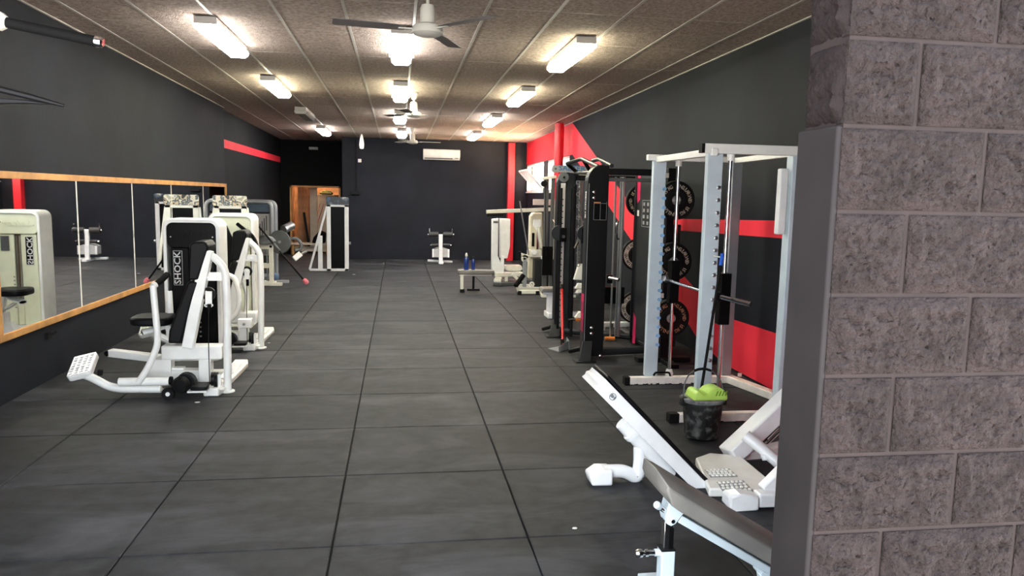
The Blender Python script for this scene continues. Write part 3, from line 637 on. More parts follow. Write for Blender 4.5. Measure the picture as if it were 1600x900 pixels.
    c = p(291, 597, 6.75); MB().lathe([(.04, -.04), (.082, -.035), (.085, .03), (.06, .04)], c, (0, 1, 0), 22).build('cam_drum', 'satin', t)
    c = p(312, 606, 6.64); MB().ext([c+V(x, y, -.012) for x, y in rrect(.14, .11, .03, 4)], (0, 0, .03)).build('small_pad', 'vinyl', t, bevel=.008); MB().bb(c+V(-.09, -.06, -.03), c+V(.07, .05, -.014)).build('pad_plate', W, t, bevel=.004)
    c = p(333, 592, 6.72); MB().ring(c, (1, .1, 0), .06, .03, .03, 20).build('cable_pulley', 'satin', t); c = p(338, 594, 6.78); MB().ring(c, (1, .1, 0), .07, .035, .03, 20).build('cable_pulley', 'satin', t)
    MB().bar(p(340, 605, 6.75), p(341, 585, 6.76), .05, .02, (0, 1, 0)).build('pulley_bracket', W, t)
    if not dark:
        a0, a1 = at(371, 499, 8.6), at(393, 513, 8.6); MB().bb(a0, a1+V(0, .1, 0)).build('seat_adjuster_box', W, t, bevel=.008)
        c = (a0+a1)/2; MB().cyl(V(c.x, 8.59, c.z), V(c.x, 8.56, c.z), .016, 10).build('bolt', 'steel', t)
        # padded roller on the mirror side
        MB().cyl(at(286, 520, 9.0), at(303, 513, 9.25), .055, 16).build('roller_pad', 'foam', t)
    return t
press((0, 0, 0), True, 'white press machine with a black SHOCK weight shroud beside the mirror')
press((-.045, 1.93, 0), False, 'white press machine with a cream weight shroud behind the black one')

# ================================================================== WEIGHT TOWERS WITH A PRINTED HEADBOARD
def tower(x0, x1, y, h, sgn, label, photo, both=False):
    t = thing('weight_tower', label, 'gym machine', ((x0+x1)/2, y+.2, 0), 'weight towers with a printed headboard'); W = 'whiteb' if sgn < 0 else 'white'
    s = .045
    for x in (x0+s, x1-s): MB().bb((x-s, y, 0), (x+s, y+.07, h-.17)).build('upright', W, t, bevel=.006)
    MB().bb((x0, y, h-.22), (x1, y+.07, h-.165)).build('top_rail', W, t, bevel=.006); MB().bb((x0, y, 0), (x1, y+.09, .06)).build('bottom_rail', W, t, bevel=.006)
    MB().bb((x0+2*s, y+.02, .06), (x1-2*s, y+.035, h-.22)).build('stack_cover', 'black', t); MB().bb((x0+2*s, y+.05, .06), (x1-2*s, y+.30, h-.5)).build('weight_stack', 'stackdark', t)
    MB().ext([((x0+x1)/2+x*1.0, y-.012, h-.085+z) for x, z in rrect(x1-x0+.02, .17, .03, 4)], (0, .014, 0)).build('headboard', photo, t)
    # splayed leg on the side of the seat
    for sg in ((sgn, -sgn) if both else (sgn,)):
        xe = x0+.01 if sg < 0 else x1-.01; xo = xe+sg*(.13 if both else .40)
        MB().bar((xe, y+.05, h-.2), (xo, y+.05, .03 if not both else .6), .05, .05, (0, 1, 0)).build('splayed_leg', W, t, bevel=.006)
        if not both:
            MB().bb((min(xe, xo), y+.02, 0), (max(xe, xo), y+.08, .05)).build('floor_rail', W, t, bevel=.006); MB().bb((xe+sg*.16-.05, y+.03, .05), (xe+sg*.16+.05, y+.09, .80)).build('seat_post', W, t, bevel=.006)
    xo = x1 if sgn < 0 else x0
    MB().cyl((xo-sgn*.004, y+.03, h*.38), (xo-sgn*.05, y+.03, h*.38), .035, 14).build('pulley', 'steel', t)
    return t
a = at(511, 422, 17.5); b = at(545, 424, 17.5)
tower(a.x, b.x, 17.5, at(530, 308, 17.5).z+.0, -1, 'white weight tower with printed headboard standing before the store doorway', 'photo')
a = at(333, 306, 13.3); b = at(385, 306, 13.3)
tower(a.x, b.x, 13.3, a.z+.01, 1, 'white weight tower with a pale printed headboard at the end of the mirror', 'photo2', True)

# ================================================================== GREY CABLE MACHINE AND LOW STACK FRAME BY THE LEFT WALL
Y = 16.0
a = at(386, 316, Y); b = at(427, 316, Y); t = thing('rotary_machine', 'grey machine with rounded tube frame, blue headboard and slotted side panel', 'gym machine', ((a.x+b.x)/2, Y, 0))
xl, xr, zt = at(372, 316, Y).x, at(424, 316, Y).x, at(424, 315, Y).z
for yy in (Y, Y+.16): MB().tube(fillet([(xl, yy, 0), (xl, yy, zt), (xr+(.05 if yy > Y else 0), yy, zt-.01), (xr+(.05 if yy > Y else 0), yy, 0)], .12, 6), .045, 12).build('frame_tube', 'silver', t)
MB().bb((xl, Y+.02, at(400, 331, Y).z), (xr, Y+.05, at(400, 319, Y).z)).build('headboard', mat('blue_grey_board', (.05, .085, .13), .4), t)
pz1, pz0 = at(400, 334, Y).z, .25; po = MB().bb((xl, Y+.02, pz0), (xr-.03, Y+.05, pz1)).build('side_panel', mat('pale_grey_panel', (.40, .38, .39), .5), t)
for k in range(7):
    x = at(396+k*3.4, 360, Y).x; z1 = at(400, 362-k*4.2, Y).z; MB().bb((x-.012, Y+.012, z1-.42+.02*k), (x+.012, Y+.022, z1)).build('slot', 'midgrey', po)
MB().bb((xl-.03, Y-.25, 0), (xr+.08, Y+.35, .06)).build('base_frame', 'silver', t, bevel=.01)
c = at(437, 378, Y-.35); MB().lathe([(.03, -.02), (.22, -.015), (.235, 0), (.22, .015), (.03, .02)], c, (.25, 1, 0), 32).build('cam_disc', 'plategrey', t); MB().cyl(c+V(0, -.04, 0), V(c.x, Y, c.z), .03, 12).build('cam_axle', 'silver', t)
a = at(440, 372, Y-.25); b = at(447, 357, Y-.25); MB().bar(a, b, .10, .06, (0, 1, 0)).build('swing_arm', 'silver', t, bevel=.01)
MB().cyl(b+V(-.04, -.08, -.02), b+V(.10, .12, .06), .085, 20).build('counterweight', 'steel', t)
q = [at(452, 374, Y+.3), at(464, 372, Y+.35), at(471, 381, Y+.35), at(470, 390, Y+.35), at(460, 391, Y+.3)]
MB().tube(fillet(q, .1, 5), .035, 10).build('curved_arm', 'plategrey', t)
MB().tube([c+V(0, .05, -.05), at(446, 384, Y+.1), at(452, 374, Y+.3)], .03, 10).build('arm_link', 'silver', t)
MB().bar(at(459, 405, Y+.2), at(470, 396, Y+.3), .12, .05, (0, 1, 0)).build('arm_pad', 'whiteb', t, bevel=.012); MB().cyl(at(468, 398, Y+.3), at(479, 392, Y+.35), .035, 12).build('arm_pad_end', 'steel', t)
MB().tube([at(466, 390, Y+.33), at(466, 398, Y+.28)], .02, 8).build('pad_stem', 'satin', t)
# low frame
Y = 14.7
xa, xb, zt = at(402, 447, Y).x, at(427, 443, Y).x, at(415, 381, Y).z
t = thing('low_stack_frame', 'low ivory frame with a short weight stack near the leaning bar', 'gym machine', ((xa+xb)/2, Y+.2, 0))
s = .075
for x in (xa, xb-s): MB().bb((x, Y, 0), (x+s, Y+.09, zt)).build('upright', 'ivory', t, bevel=.006)
for z in (0, zt*.42, zt-.10): MB().bb((xa+s, Y+.005, z), (xb-s, Y+.08, z+.09)).build('rail', 'ivory', t, bevel=.006)
MB().bb((xa+s, Y+.03, zt*.42+.10), (xb-s, Y+.3, zt-.22)).build('weight_stack', 'stackdark', t)
for k in (-1, 1): MB().cyl(((xa+xb)/2+k*.04, Y+.02, .05), ((xa+xb)/2+k*.04, Y+.02, zt-.05), .012, 8).build('guide_rod', 'steel', t)
MB().lathe([(.22, 0), (.215, .05), (.15, .12), (.05, .15)], ((xa+xb)/2-.02, Y+.12, zt+.0), n=20).build('rounded_cover', 'midgrey', t)
for dy, l in ((-.02, .16), (.42, .22)): MB().bb((xb-.08, Y+dy, 0), (xb+l, Y+dy+.10, .055)).build('floor_foot', 'ivory' if dy < 0 else 'silver', t, bevel=.008)
MB().bb((xa, Y, 0), (xa+.08, Y+.5, .05)).build('side_rail', 'ivory', t, bevel=.006); MB().bb((xb-.08, Y, 0), (xb, Y+.5, .05)).build('side_rail', 'ivory', t, bevel=.006)
MB().cyl((xb-.035, Y-.004, zt-.05), (xb-.035, Y+.01, zt-.05), .025, 12).build('cap', 'black', t)
# blue ball weights behind the low frame
for k, (x, y, r) in enumerate(((429, 411, .085), (447, 394, .10), (431, 398, .075))):
    p_ = at(x, y, Y+.75+.25*k); 
    if k == 0: p_.z = r
    b_ = MB(); b_.lathe([(r*math.sin(PI*i/8), -r*math.cos(PI*i/8)) for i in range(9)], p_, n=16); 
    if k == 0: o = recentre(b_.build('medicine_ball', mat('dull_blue', (.10, .16, .28), .6))); tag(o, 'dull blue medicine ball behind the low ivory frame', 'ball')
# bar leaning down to the floor with a pink end
p0 = at(402, 351, 14.55); p1 = gnd(479, 442.5, .045); t = thing('landmine_bar', 'black bar slanting down to the floor with a pink rubber end', 'bar', (p1.x, p1.y, 0))
MB().cyl(p0, p1, .017, 12).build('shaft', 'satin', t); pm_ = (p0*.93+p1*.07)
d_ = (p1-p0).normalized(); MB().cyl(p0+d_*.45, p0+d_*.62, .03, 12).build('collar', 'midgrey', t)
MB().lathe([(.025, -.07), (.045, -.05), (.052, 0), (.04, .04), (.02, .05)], p1-d_*.02+V(0, 0, .012), d_, 10).build('rubber_end', 'pink', t, ang=10)
# ================================================================== ROMAN BENCH BY THE BACK WALL
c = gnd(688, 412); c = V(1.09, 19.6, 0)
t = thing('back_extension_bench', 'small white bench with two pairs of black rollers by the back wall', 'gym bench', c)
Y = 19.6
MB().bar(at(668, 405, Y+.35), at(707, 407, Y+.35), .10, .06).build('rear_foot', 'whiteb', t, bevel=.012); 
for o_ in t.children: o_.location.z += .03-(at(688, 406, Y+.35).z)
MB().bb((c.x-.055, Y-.25, 0), (c.x+.065, Y+.35, .06)).build('floor_rail', 'whiteb', t, bevel=.012)
bz0, bz1 = .16, at(688, 388, Y).z
MB().ext([(c.x-.20, Y, bz0), (c.x+.21, Y, bz0), (c.x+.21, Y, bz1-.03), (c.x+.05, Y, bz1+.02), (c.x-.05, Y, bz1+.02), (c.x-.20, Y, bz1-.03)], (0, .30, 0)).build('body', mat('grey_white', (.5, .5, .5), .5), t, bevel=.012)
for s in (-1, 1): MB().bb((c.x+.005+s*.20-.022, Y-.02, bz0), (c.x+.005+s*.20+.022, Y+.02, bz1-.02)).build('body_edge', 'whiteb', t, bevel=.006)
MB().bb((c.x-.045, Y-.05, .05), (c.x+.055, Y, bz1)).build('front_post', 'whiteb', t, bevel=.008)
zt = at(688, 366, Y).z; MB().bb((c.x-.05, Y-.03, bz1-.02), (c.x+.05, Y+.04, zt)).build('mast', 'whiteb', t, bevel=.012)
for zz, xw, r in ((at(688, 366.5, Y).z, .31, .07), (at(688, 383, Y).z, .24, .045)):
    MB().cyl((c.x-xw-.03, Y, zz), (c.x+xw+.03, Y, zz), .02, 10).build('roller_bar', 'chrome', t)
    for s in (-1, 1): MB().cyl((c.x+s*.06, Y, zz), (c.x+s*xw, Y, zz), r, 18).build('roller_pad', 'roller', t, bevel=.008)
for s in (-1, 1):
    zz = at(688, 358, Y).z; MB().cyl((c.x+s*.29, Y, zz-.10), (c.x+s*.29, Y, zz), .012, 8).build('pin', 'chrome', t); MB().lathe([(.01, -.02), (.022, -.01), (.022, .012), (.008, .022)], (c.x+s*.29, Y, zz), n=10).build('pin_knob', 'chrome', t)

# ================================================================== SHORT FLAT BENCH WITH TWO BLUE BOTTLES
Y = 13.75; a = at(716, 424, Y); b = at(773, 424, Y); z = at(740, 420.5, Y+.25).z
t = thing('flat_bench', 'short grey padded flat bench carrying two blue bottles', 'bench', ((a.x+b.x)/2, Y+.12, 0))
MB().ext([((a.x+b.x)/2+x, Y+.13+y, z-.075) for x, y in rrect(b.x-a.x, .28, .05, 5)], (0, 0, .075)).build('pad', 'greypad', t, bevel=.018, seg=3)
MB().bb((a.x+.03, Y+.09, z-.115), (b.x-.04, Y+.16, z-.078)).build('rail', 'ivory', t, bevel=.005)
lx = gnd(722, 458).x; MB().bb((lx-.028, Y-.03, .035), (lx+.028, Y+.03, z-.08)).build('leg', 'ivory', t, bevel=.006); MB().bb((lx-.032, Y-.034, 0), (lx+.05, Y+.034, .065)).build('foot', 'rubberblk', t, bevel=.006)
lx2 = gnd(737, 451).x; MB().bb((lx2-.022, Y+.24, .03), (lx2+.022, Y+.28, z-.08)).build('leg', 'satin', t, bevel=.005); MB().bb((lx2-.12, Y+.23, 0), (lx2+.12, Y+.29, .04)).build('foot', 'satin', t, bevel=.006)
def bottle(x, y, h, r, label, capm):
    o = thing('water_bottle', label, 'bottle', (x, y, z+.001), 'blue bottles on the flat bench')
    MB().lathe([(r*.9, 0), (r, .01), (r, h*.62), (r*.94, h*.68), (r*.55, h*.76), (r*.45, h*.80)], o.location, n=18).build('body', 'blue', o)
    MB().lathe([(r*.48, h*.79), (r*.5, h*.80), (r*.46, h*.93), (r*.30, h*.95), (r*.28, h), (r*.1, h)], o.location, n=14).build('cap', capm, o)
bx = at(728.5, 420, Y+.1).x; bottle(bx, Y+.10, .315, .045, 'larger blue bottle with a pale cap on the flat bench', 'acwhite')
bx = at(739.5, 420, Y+.14).x; bottle(bx, Y+.14, .25, .036, 'smaller dark blue bottle with a dark cap on the flat bench', 'satin')

# ================================================================== WHITE PAD MACHINE (front of the right rear corner)
Y = 14.9
t = thing('abdominal_machine', 'white machine with two tall flat pads and a grey base box', 'gym machine', (2.1, Y+.1, 0))
MB().ext([at(768.5, 342, Y), at(779, 341, Y), at(778, 400, Y), at(786, 418, Y), at(784, 426, Y), at(783, 428, Y)]+[at(768, 428, Y)], (0, .10, 0)).build('front_slab', 'whiteb', t, bevel=.012)
MB().ext([at(782, 341.5, Y+.12), at(797.5, 342, Y+.12), at(797, 386, Y+.12), at(793, 404, Y+.12), at(782, 404, Y+.12)], (0, .22, 0)).build('rear_slab', 'white', t, bevel=.012)
p_ = at(774, 347, Y); MB().bb(p_+V(-.04, -.006, -.02), p_+V(.05, .01, .02)).build('maker_plate', 'midgrey', t)
MB().bb(at(782.5, 428, Y), at(788, 400, Y)+V(0, .1, 0)).build('pad_post', 'whiteb', t, bevel=.008)
zb = at(790, 426, Y).z; 
MB().bar(at(774, 429, Y-.02), at(815, 428, Y+.15), .12, .09).build('main_beam', 'ivory', t, bevel=.012)
MB().ext([(x, y, 0) for x, y in ((1.87, Y-.12), (2.02, Y-.20), (2.55, Y-.05), (2.55, Y+.4), (1.95, Y+.4))], (0, 0, .075)).build('base_box', 'midgrey', t, bevel=.012)
MB().ext([(x, y, .075) for x, y in ((1.88, Y-.10), (2.02, Y-.18), (2.10, Y+.25), (1.96, Y+.3))], (0, 0, .06)).build('step_plate', 'ivory', t, bevel=.012)
for x in (2.15, 2.45): MB().bb((x-.03, Y, .07), (x+.03, Y+.08, zb)).build('stay', 'ivory', t, bevel=.005)
q = [at(789, 419, Y+.2), at(792, 417, Y+.25), at(815, 417, Y+.3), at(817, 421, Y+.25)]
MB().ext([at(789, 421, Y+.15), at(790, 415, Y+.15), at(815, 415, Y+.15), at(817, 421, Y+.15), at(812, 424, Y+.15), at(794, 424, Y+.15)], (0, .28, 0)).build('seat', 'ivory', t, bevel=.02, seg=3)

# ================================================================== LEVER MACHINE (cream column with the long arm)
Y = 14.0
t = thing('lever_machine', 'cream columned lever machine with a long white arm overhead', 'gym machine', (2.75, Y+.2, 0))
MB().bar(at(760, 331, Y), at(872, 326.5, Y+.1), .07, .07).build('long_arm', 'ivory', t, bevel=.008)
MB().bar(at(760.5, 335.5, Y), at(786, 335, Y), .10, .05).build('arm_pad', 'rubberblk', t, bevel=.012)
MB().ext([at(829, 338, Y+.3), at(833, 332, Y+.3), at(848, 332, Y+.3), at(850, 420, Y+.3), at(848, 436, Y+.3), at(826, 436, Y+.3)], (0, .22, 0)).build('column', mat('aged_cream', (.66, .60, .46), .45, var=.08), t, bevel=.03, seg=3)
MB().ext([at(834, 343, Y+.27), at(845, 343, Y+.27), at(846, 352, Y+.27), at(840, 362, Y+.27), at(833, 352, Y+.27)], (0, .03, 0)).build('column_head', 'whiteb', t, bevel=.006)
MB().bb(at(831.5, 364, Y+.27), at(834.5, 385, Y+.29)).build('slot', 'black', t); MB().bb(at(839, 356, Y+.25), at(841, 390, Y+.27)).build('guide', 'chrome', t)
MB().bar(at(842, 355, Y+.2), at(846, 388, Y+.2), .05, .05, (1, 0, 0)).build('link_arm', 'ivory', t, bevel=.008)
MB().cyl(at(812, 314, Y), at(826, 398, Y), .014, 8).build('slim_rod', 'steel', t)
MB().bb(at(824, 390, Y+.2), at(846, 402, Y+.26)).build('hub_block', 'ivory', t, bevel=.015)
c = at(835, 394, Y+.15); MB().cyl(c, c+V(0, .1, 0), .05, 14).build('hub', 'whiteb', t)
c = at(820, 404, Y); MB().ring(c, (0, 1, 0), .07, .035, .05, 18).build('pulley', 'ivory', t)
MB().bar(at(811, 397, Y), at(826, 402, Y), .05, .07).build('pulley_arm', 'ivory', t, bevel=.01); MB().cyl(at(812, 393, Y-.03), at(812, 402, Y-.03), .03, 10).build('hook', 'satin', t)
MB().bar(V(at(820, 420, Y).x, Y, .08), at(820, 406, Y), .07, .06, (0, 1, 0)).build('front_post', 'silver', t, bevel=.006)
MB().bb(at(846, 405, Y), at(858, 400, Y+.06)).build('side_arm', 'whiteb', t, bevel=.006)
MB().bb(V(at(836, 430, Y).x, Y+.05, .07), at(862, 404, Y+.28)).build('weight_stack', 'stackdark', t)
MB().bb((at(812, 445, Y).x, Y, 0), (at(882, 445, Y).x, Y+.08, .07)).build('floor_rail', 'ivory', t, bevel=.008)
MB().bb((at(815, 445, Y).x, Y+.45, 0), (at(850, 445, Y).x, Y+.52, .07)).build('floor_rail', 'ivory', t, bevel=.008); MB().bb((at(830, 445, Y).x, Y+.02, 0), (at(830, 445, Y).x+.08, Y+.5, .07)).build('floor_rail', 'ivory', t, bevel=.008)
c = at(831, 436, Y); MB().ring(V(c.x, Y-.02, .13), (0, 1, 0), .05, .02, .03, 16).build('pulley', 'ivory', t)
wp = at(833, 311, Y+.4); wq = at(869, 321, Y+.4); MB().bb(wp, wq+V(0, .03, 0)).build('back_plate', mat('pinkish_white', (.62, .52, .50), .5), t, bevel=.005); MB().bb(at(862, 321, Y+.4), at(869, 420, Y+.46)).build('back_post', 'ivory', t, bevel=.006)
MB().bar(at(800, 428, Y-.05), at(814, 441, Y-.05), .05, .06, (0, 1, 0)).build('foot_stay', 'ivory', t, bevel=.006)
# low rowing bench frame in front of it
Y = 13.40
t = thing('low_row_bench', 'low white bench frame with a black roller beside the silver columns', 'gym bench', (2.45, Y, 0))
MB().bb((at(811, 458, Y).x, Y, .02), (at(848, 458, Y).x+.15, Y+.07, .085)).build('floor_rail', 'ivory', t, bevel=.008)
for x in (812, 840): 
    xx = at(x, 458, Y).x; MB().bb((xx-.035, Y-.012, 0), (xx+.035, Y+.08, .075)).build('foot', 'rubberblk', t, bevel=.006)
MB().bar((at(811, 456, Y).x, Y+.03, .05), at(808, 446, Y), .05, .05, (0, 1, 0)).build('riser', 'ivory', t, bevel=.006)
MB().cyl(at(805.5, 447, Y-.02), at(818, 430, Y+.1), .045, 16).build('roller_pad', 'foam', t, bevel=.006)

# ================================================================== SILVER CABLE STATION WITH THE SALTER BEAM
Y = 13.0
t = thing('cable_station', 'silver cable station with a SALTER lettered top beam', 'gym machine', (3.0, Y+.2, 0))
a = at(863, 258, Y); b = at(938, 271, Y); bx1 = at(960, 262, Y).x
MB().ext([V(a.x+x, Y, (a.z+b.z)/2+z_) for x, z_ in [(0, .02), (.02, .07), (.06, (a.z-b.z)/2), (bx1-a.x, (a.z-b.z)/2), (bx1-a.x, -(a.z-b.z)/2), (.10, -(a.z-b.z)/2), (.03, -.06), (0, -.03)]], (0, .07, 0)).build('top_beam', 'silver', t, bevel=.004)
MB().cyl(V(a.x+.06, Y-.006, (a.z+b.z)/2), V(a.x+.06, Y, (a.z+b.z)/2), .02, 12).build('bolt', 'midgrey', t)
text('beam_lettering', 'SALTER', 'blueprint', .115, frame(at(894, 263.5, Y-.005), (1, 0, 0), (0, 0, 1)), t, depth=.001, bold=.002, sx=1.25)
z0 = (a.z+b.z)/2
for x, m_, w_ in ((853.5, 'midgrey', .075), (863.5, 'midgrey', .06)):
    xx = at(x, 400, Y).x; MB().bb((xx-w_/2, Y+.10, 0), (xx+w_/2, Y+.16, at(x, 276, Y).z)).build('upright', m_, t, bevel=.006)
MB().bar(at(847, 279, Y+.1), at(869, 276, Y+.1), .06, .05).build('cap_rail', 'ivory', t, bevel=.005)
c = at(850, 287, Y+.05); MB().lathe([(.02, -.03), (.055, -.03), (.045, 0), (.055, .03), (.02, .03)], c, (0, 1, 0), 20).build('pulley', 'rubberblk', t)
MB().tube([c+V(.02, 0, -.05), at(852, 330, Y+.05), at(853, 400, Y+.05)], .006, 6).build('cable', 'satin', t)
MB().tube(fillet([at(864, 343, Y+.05), at(868, 350, Y), at(868, 362, Y), at(864, 370, Y+.05)], .04, 3), .012, 8).build('handle', 'chrome', t)
MB().bb(at(848, 385, Y+.06), at(862, 430, Y+.10)).build('carriage', 'black', t, bevel=.006)
for x in (905, 917, 960):
    xx = at(x, 400, Y).x; MB().bb((xx-.03, Y, 0), (xx+.03, Y+.06, b.z)).build('upright', 'silver' if x > 910 else 'midgrey', t, bevel=.005)
MB().bar(at(905, 275, Y+.02), at(985, 276, Y+.02), .06, .05).build('rear_rail', 'ivory', t, bevel=.005)
MB().bb((at(848, 450, Y).x, Y+.05, 0), (at(960, 450, Y).x, Y+.2, .06)).build('base_rail', 'ivory', t, bevel=.008)
for k, (x, y) in enumerate(((906, 345), (914, 352))): 
    MB().tube(fillet([at(x-3, y-5, Y-.05), at(x+1, y-7, Y-.05), at(x+4, y+2, Y-.05), at(x+3, y+14, Y-.05), at(x-2, y+16, Y-.05)], .05, 3), .014, 8).build('snap_hook', 'steel', t)

# ================================================================== GREY SEAT ON A WHITE T FOOT
Y = 10.9; c = gnd(862, 492); a = at(844, 450, Y); b = at(884, 450, Y)
t = thing('row_seat', 'grey padded seat on a white post with a T foot', 'gym bench', (c.x+.15, Y, 0)); z = at(860, 449, Y).z
MB().ext([(a.x, Y-.12, z-.06), (a.x+.62, Y-.12, z-.06), (a.x+.62, Y-.12, z+.0), (a.x+.02, Y-.12, z)], (0, .26, 0)).build('pad', 'greypad', t, bevel=.015, seg=3)
MB().bb((a.x+.04, Y-.04, z-.11), (a.x+.6, Y+.04, z-.062)).build('rail', 'whiteb', t, bevel=.005)
px_ = at(859, 470, Y).x; MB().bb((px_-.045, Y-.035, .05), (px_+.045, Y+.035, z-.10)).build('post', 'whiteb', t, bevel=.008)
MB().bb((px_-.055, Y-.16, .0), (px_+.055, Y+.16, .085)).build('cross_foot', 'whiteb', t, bevel=.012); MB().bb((px_, Y-.05, .01), (px_+.5, Y+.05, .085)).build('floor_rail', 'whiteb', t, bevel=.008)
MB().bb((px_+.02, Y-.175, 0), (px_+.10, Y-.09, .06)).build('foot_cap', 'rubberblk', t, bevel=.008)

# ================================================================== BLACK FUNCTIONAL TRAINER
TN, TF = 8.0, 9.45                                   # near and far uprights
t = thing('functional_trainer', 'black dual-column functional trainer with magenta decals', 'gym machine', (2.5, 8.75, 0))
def upright(Y, near):
    xl = at(916, 400, TN).x; xr_ = at(947.5, 400, TN).x; zt = at(945, 258, TN).z; th = .13
    prof = [(xl, .03), (xr_, .03), (xr_, zt)]; rad = .17
    for k in range(9):
        a_ = PI/2+PI/2*k/8; prof.append((xl+rad+rad*math.cos(a_), zt-rad+rad*math.sin(a_)))
    u = MB().ext([(x, Y, z_) for x, z_ in prof], (0, th, 0)).build('upright', 'satin', t, bevel=.004)
    # grey front edge following the bend
    pts = [(xl-.002, .06), (xl-.002, zt-rad)]
    for k in range(1, 9):
        a_ = PI-PI/2*k/8; pts.append((xl+rad+(rad+.002)*math.cos(a_), zt-rad+(rad+.002)*math.sin(a_)))
    rb = MB()
    for (x0, z0), (x1, z1) in zip(pts[:-1], pts[1:]): rb.bar((x0, Y+th/2, z0), (x1, Y+th/2, z1), th+.006, .012, (-(z1-z0), 0, x1-x0))
    rb.build('edge_band', 'darkgrey', u)
    sl = MB(); sl.bb((xl+.004, Y-.003, .06), (xl+.010, Y, zt-.2)); sl.build('edge_line', 'silver', u)
    return u, xl, xr_, zt
u, xl, xr_, zt = upright(TN, True)
# lettering and decals on the aisle edge
zz = at(912, 320, TN).z
text('maker_lettering', 'BH FITNESS', 'letter', .050, frame((xl-.009, TN+.066, zz), (0, 0, 1), (0, 1, 0)), u, depth=.001, bold=.0015, sx=1.15)
mg = MB()
for z0, z1 in ((at(912, 472, TN).z, at(912, 460, TN).z), (at(912, 500, TN).z, at(912, 490, TN).z)): mg.bb((xl-.010, TN+.01, z0), (xl-.008, TN+.12, z1))
for k in range(16):
    z0 = at(912, 519, TN).z+.021*k; mg.ext([(xl-.010, TN+.012, z0), (xl-.010, TN+.118, z0+.012), (xl-.010, TN+.118, z0+.022), (xl-.010, TN+.012, z0+.010)], (.002, 0, 0))
mg.build('magenta_decal', 'magenta', u)
a = at(928, 315, TN); b = at(947, 344, TN); pn = MB().bb((a.x, TN-.004, b.z), (b.x, TN, a.z)).build('placard', 'black', u)
br = MB(); 
for q in ((a.x, b.z, a.x+.003, a.z), (b.x-.003, b.z, b.x, a.z), (a.x, b.z, b.x, b.z+.003), (a.x, a.z-.02, b.x, a.z-.016), ((a.x+b.x)/2, b.z, (a.x+b.x)/2+.003, a.z)): br.bb((q[0], TN-.006, q[1]), (q[2], TN-.004, q[3]))
br.build('placard_lines', 'letterdim', u); MB().bb((a.x, TN-.007, a.z-.014), (a.x+.07, TN-.005, a.z-.004)).build('placard_title', 'orange', u)
for x, y in ((928, 300), (928, 309), (924, 512), (924, 521), (938, 556)): MB().lathe([(.018, 0), (.018, -.012), (.008, -.018)], at(x, y, TN), (0, 1, 0), 12).build('bolt', 'chrome', u)
# far upright: dark arch with pulley and perforated rail facing the aisle
xf = at(868, 400, TF).x; xf2 = at(893, 400, TF).x; ztf = at(880, 269, TF).z; mb = MB()
prof = [(xf, .03), (xf2+.03, .03), (xf2+.03, ztf-.02)]; rad = .14
for k in range(9):
    a_ = PI/2+PI/2*k/8; prof.append((xf+rad+rad*math.cos(a_), ztf-rad+rad*math.sin(a_)))
uf = mb.ext([(x, TF, z_) for x, z_ in prof], (0, .12, 0)).build('upright', 'darkgrey', t, bevel=.006)
for x in (xf+.01, xf2+.0): MB().bb((x-.012, TF-.05, .06), (x+.03, TF, ztf-.16)).build('upright_rib', 'satin', uf, bevel=.004)
c = at(880.5, 277, TF-.03); MB().lathe([(.02, -.03), (.062, -.028), (.05, 0), (.062, .028), (.02, .03)], c, (0, 1, 0), 24).build('top_pulley', 'midgrey', t); MB().cyl(c+V(0, -.045, 0), c+V(0, .02, 0), .015, 10).build('pulley_axle', 'satin', t)
ra = at(877, 286, TF-.07); rb_ = at(884, 286, TF-.07); zlo = at(880, 510, TF).z
rail = MB().bb((ra.x, TF-.07, zlo), (rb_.x, TF-.04, ra.z)).build('perforated_rail', mat('rail_grey', (.42, .38, .38), .4, .3), t, bevel=.003)
hm = MB()
for k in range(22): hm.cyl(((ra.x+rb_.x)/2, TF-.0725, zlo+.06+.075*k), ((ra.x+rb_.x)/2, TF-.068, zlo+.06+.075*k), .008, 8)
hm.build('rail_holes', 'black', rail, kind='stuff')
for sx_, x in ((-1, 872), (1, 891)): MB().bb((at(x, 400, TF).x-.016, TF-.10, .1), (at(x, 400, TF).x+.016, TF-.02, ztf-.2)).build('guide_rail', 'satin', t, bevel=.003)
# carriages with half-round pulley plates
def carriage(x, y, Y, flip, x2):
    c = at(x, y, Y); pr = [c+V(flip*.11*math.cos(a_), 0, .10*math.sin(a_)) for a_ in [PI*-.5+PI*k/10 for k in range(11)]]
    MB().ext(pr, (0, .03, 0)).build('pulley_plate', 'darkgrey' if flip < 0 else 'black', t, bevel=.003); q = at(x2, y+3, Y-.02)
    MB().bb(q+V(-.045, 0, -.09), q+V(.045, .05, .09)).build('carriage', 'black', t, bevel=.006); MB().cyl(q+V(0, -.03, -.02), q+V(0, 0, -.02), .022, 12).build('pull_pin', 'chrome', t)
carriage(875, 364, TF-.10, -1, 880); carriage(917, 365, TN+.35, -1, 915)
MB().tube([at(903, 378, TN+.3), at(898, 388, TN+.28)], .014, 8).build('cable_ball_stop', 'chrome', t)
# chain hanging between the uprights
for k in range(15):
    y = 285+k*9.2; c = at(903.5+(k % 2)*.6, y, 9.0); MB().lathe_closed([(.018, -.005), (.026, -.005), (.026, .005), (.018, .005)], c, (1, 0, 0) if k % 2 else (.5, 1, 0), 8).build('chain_link', 'midgrey', t)
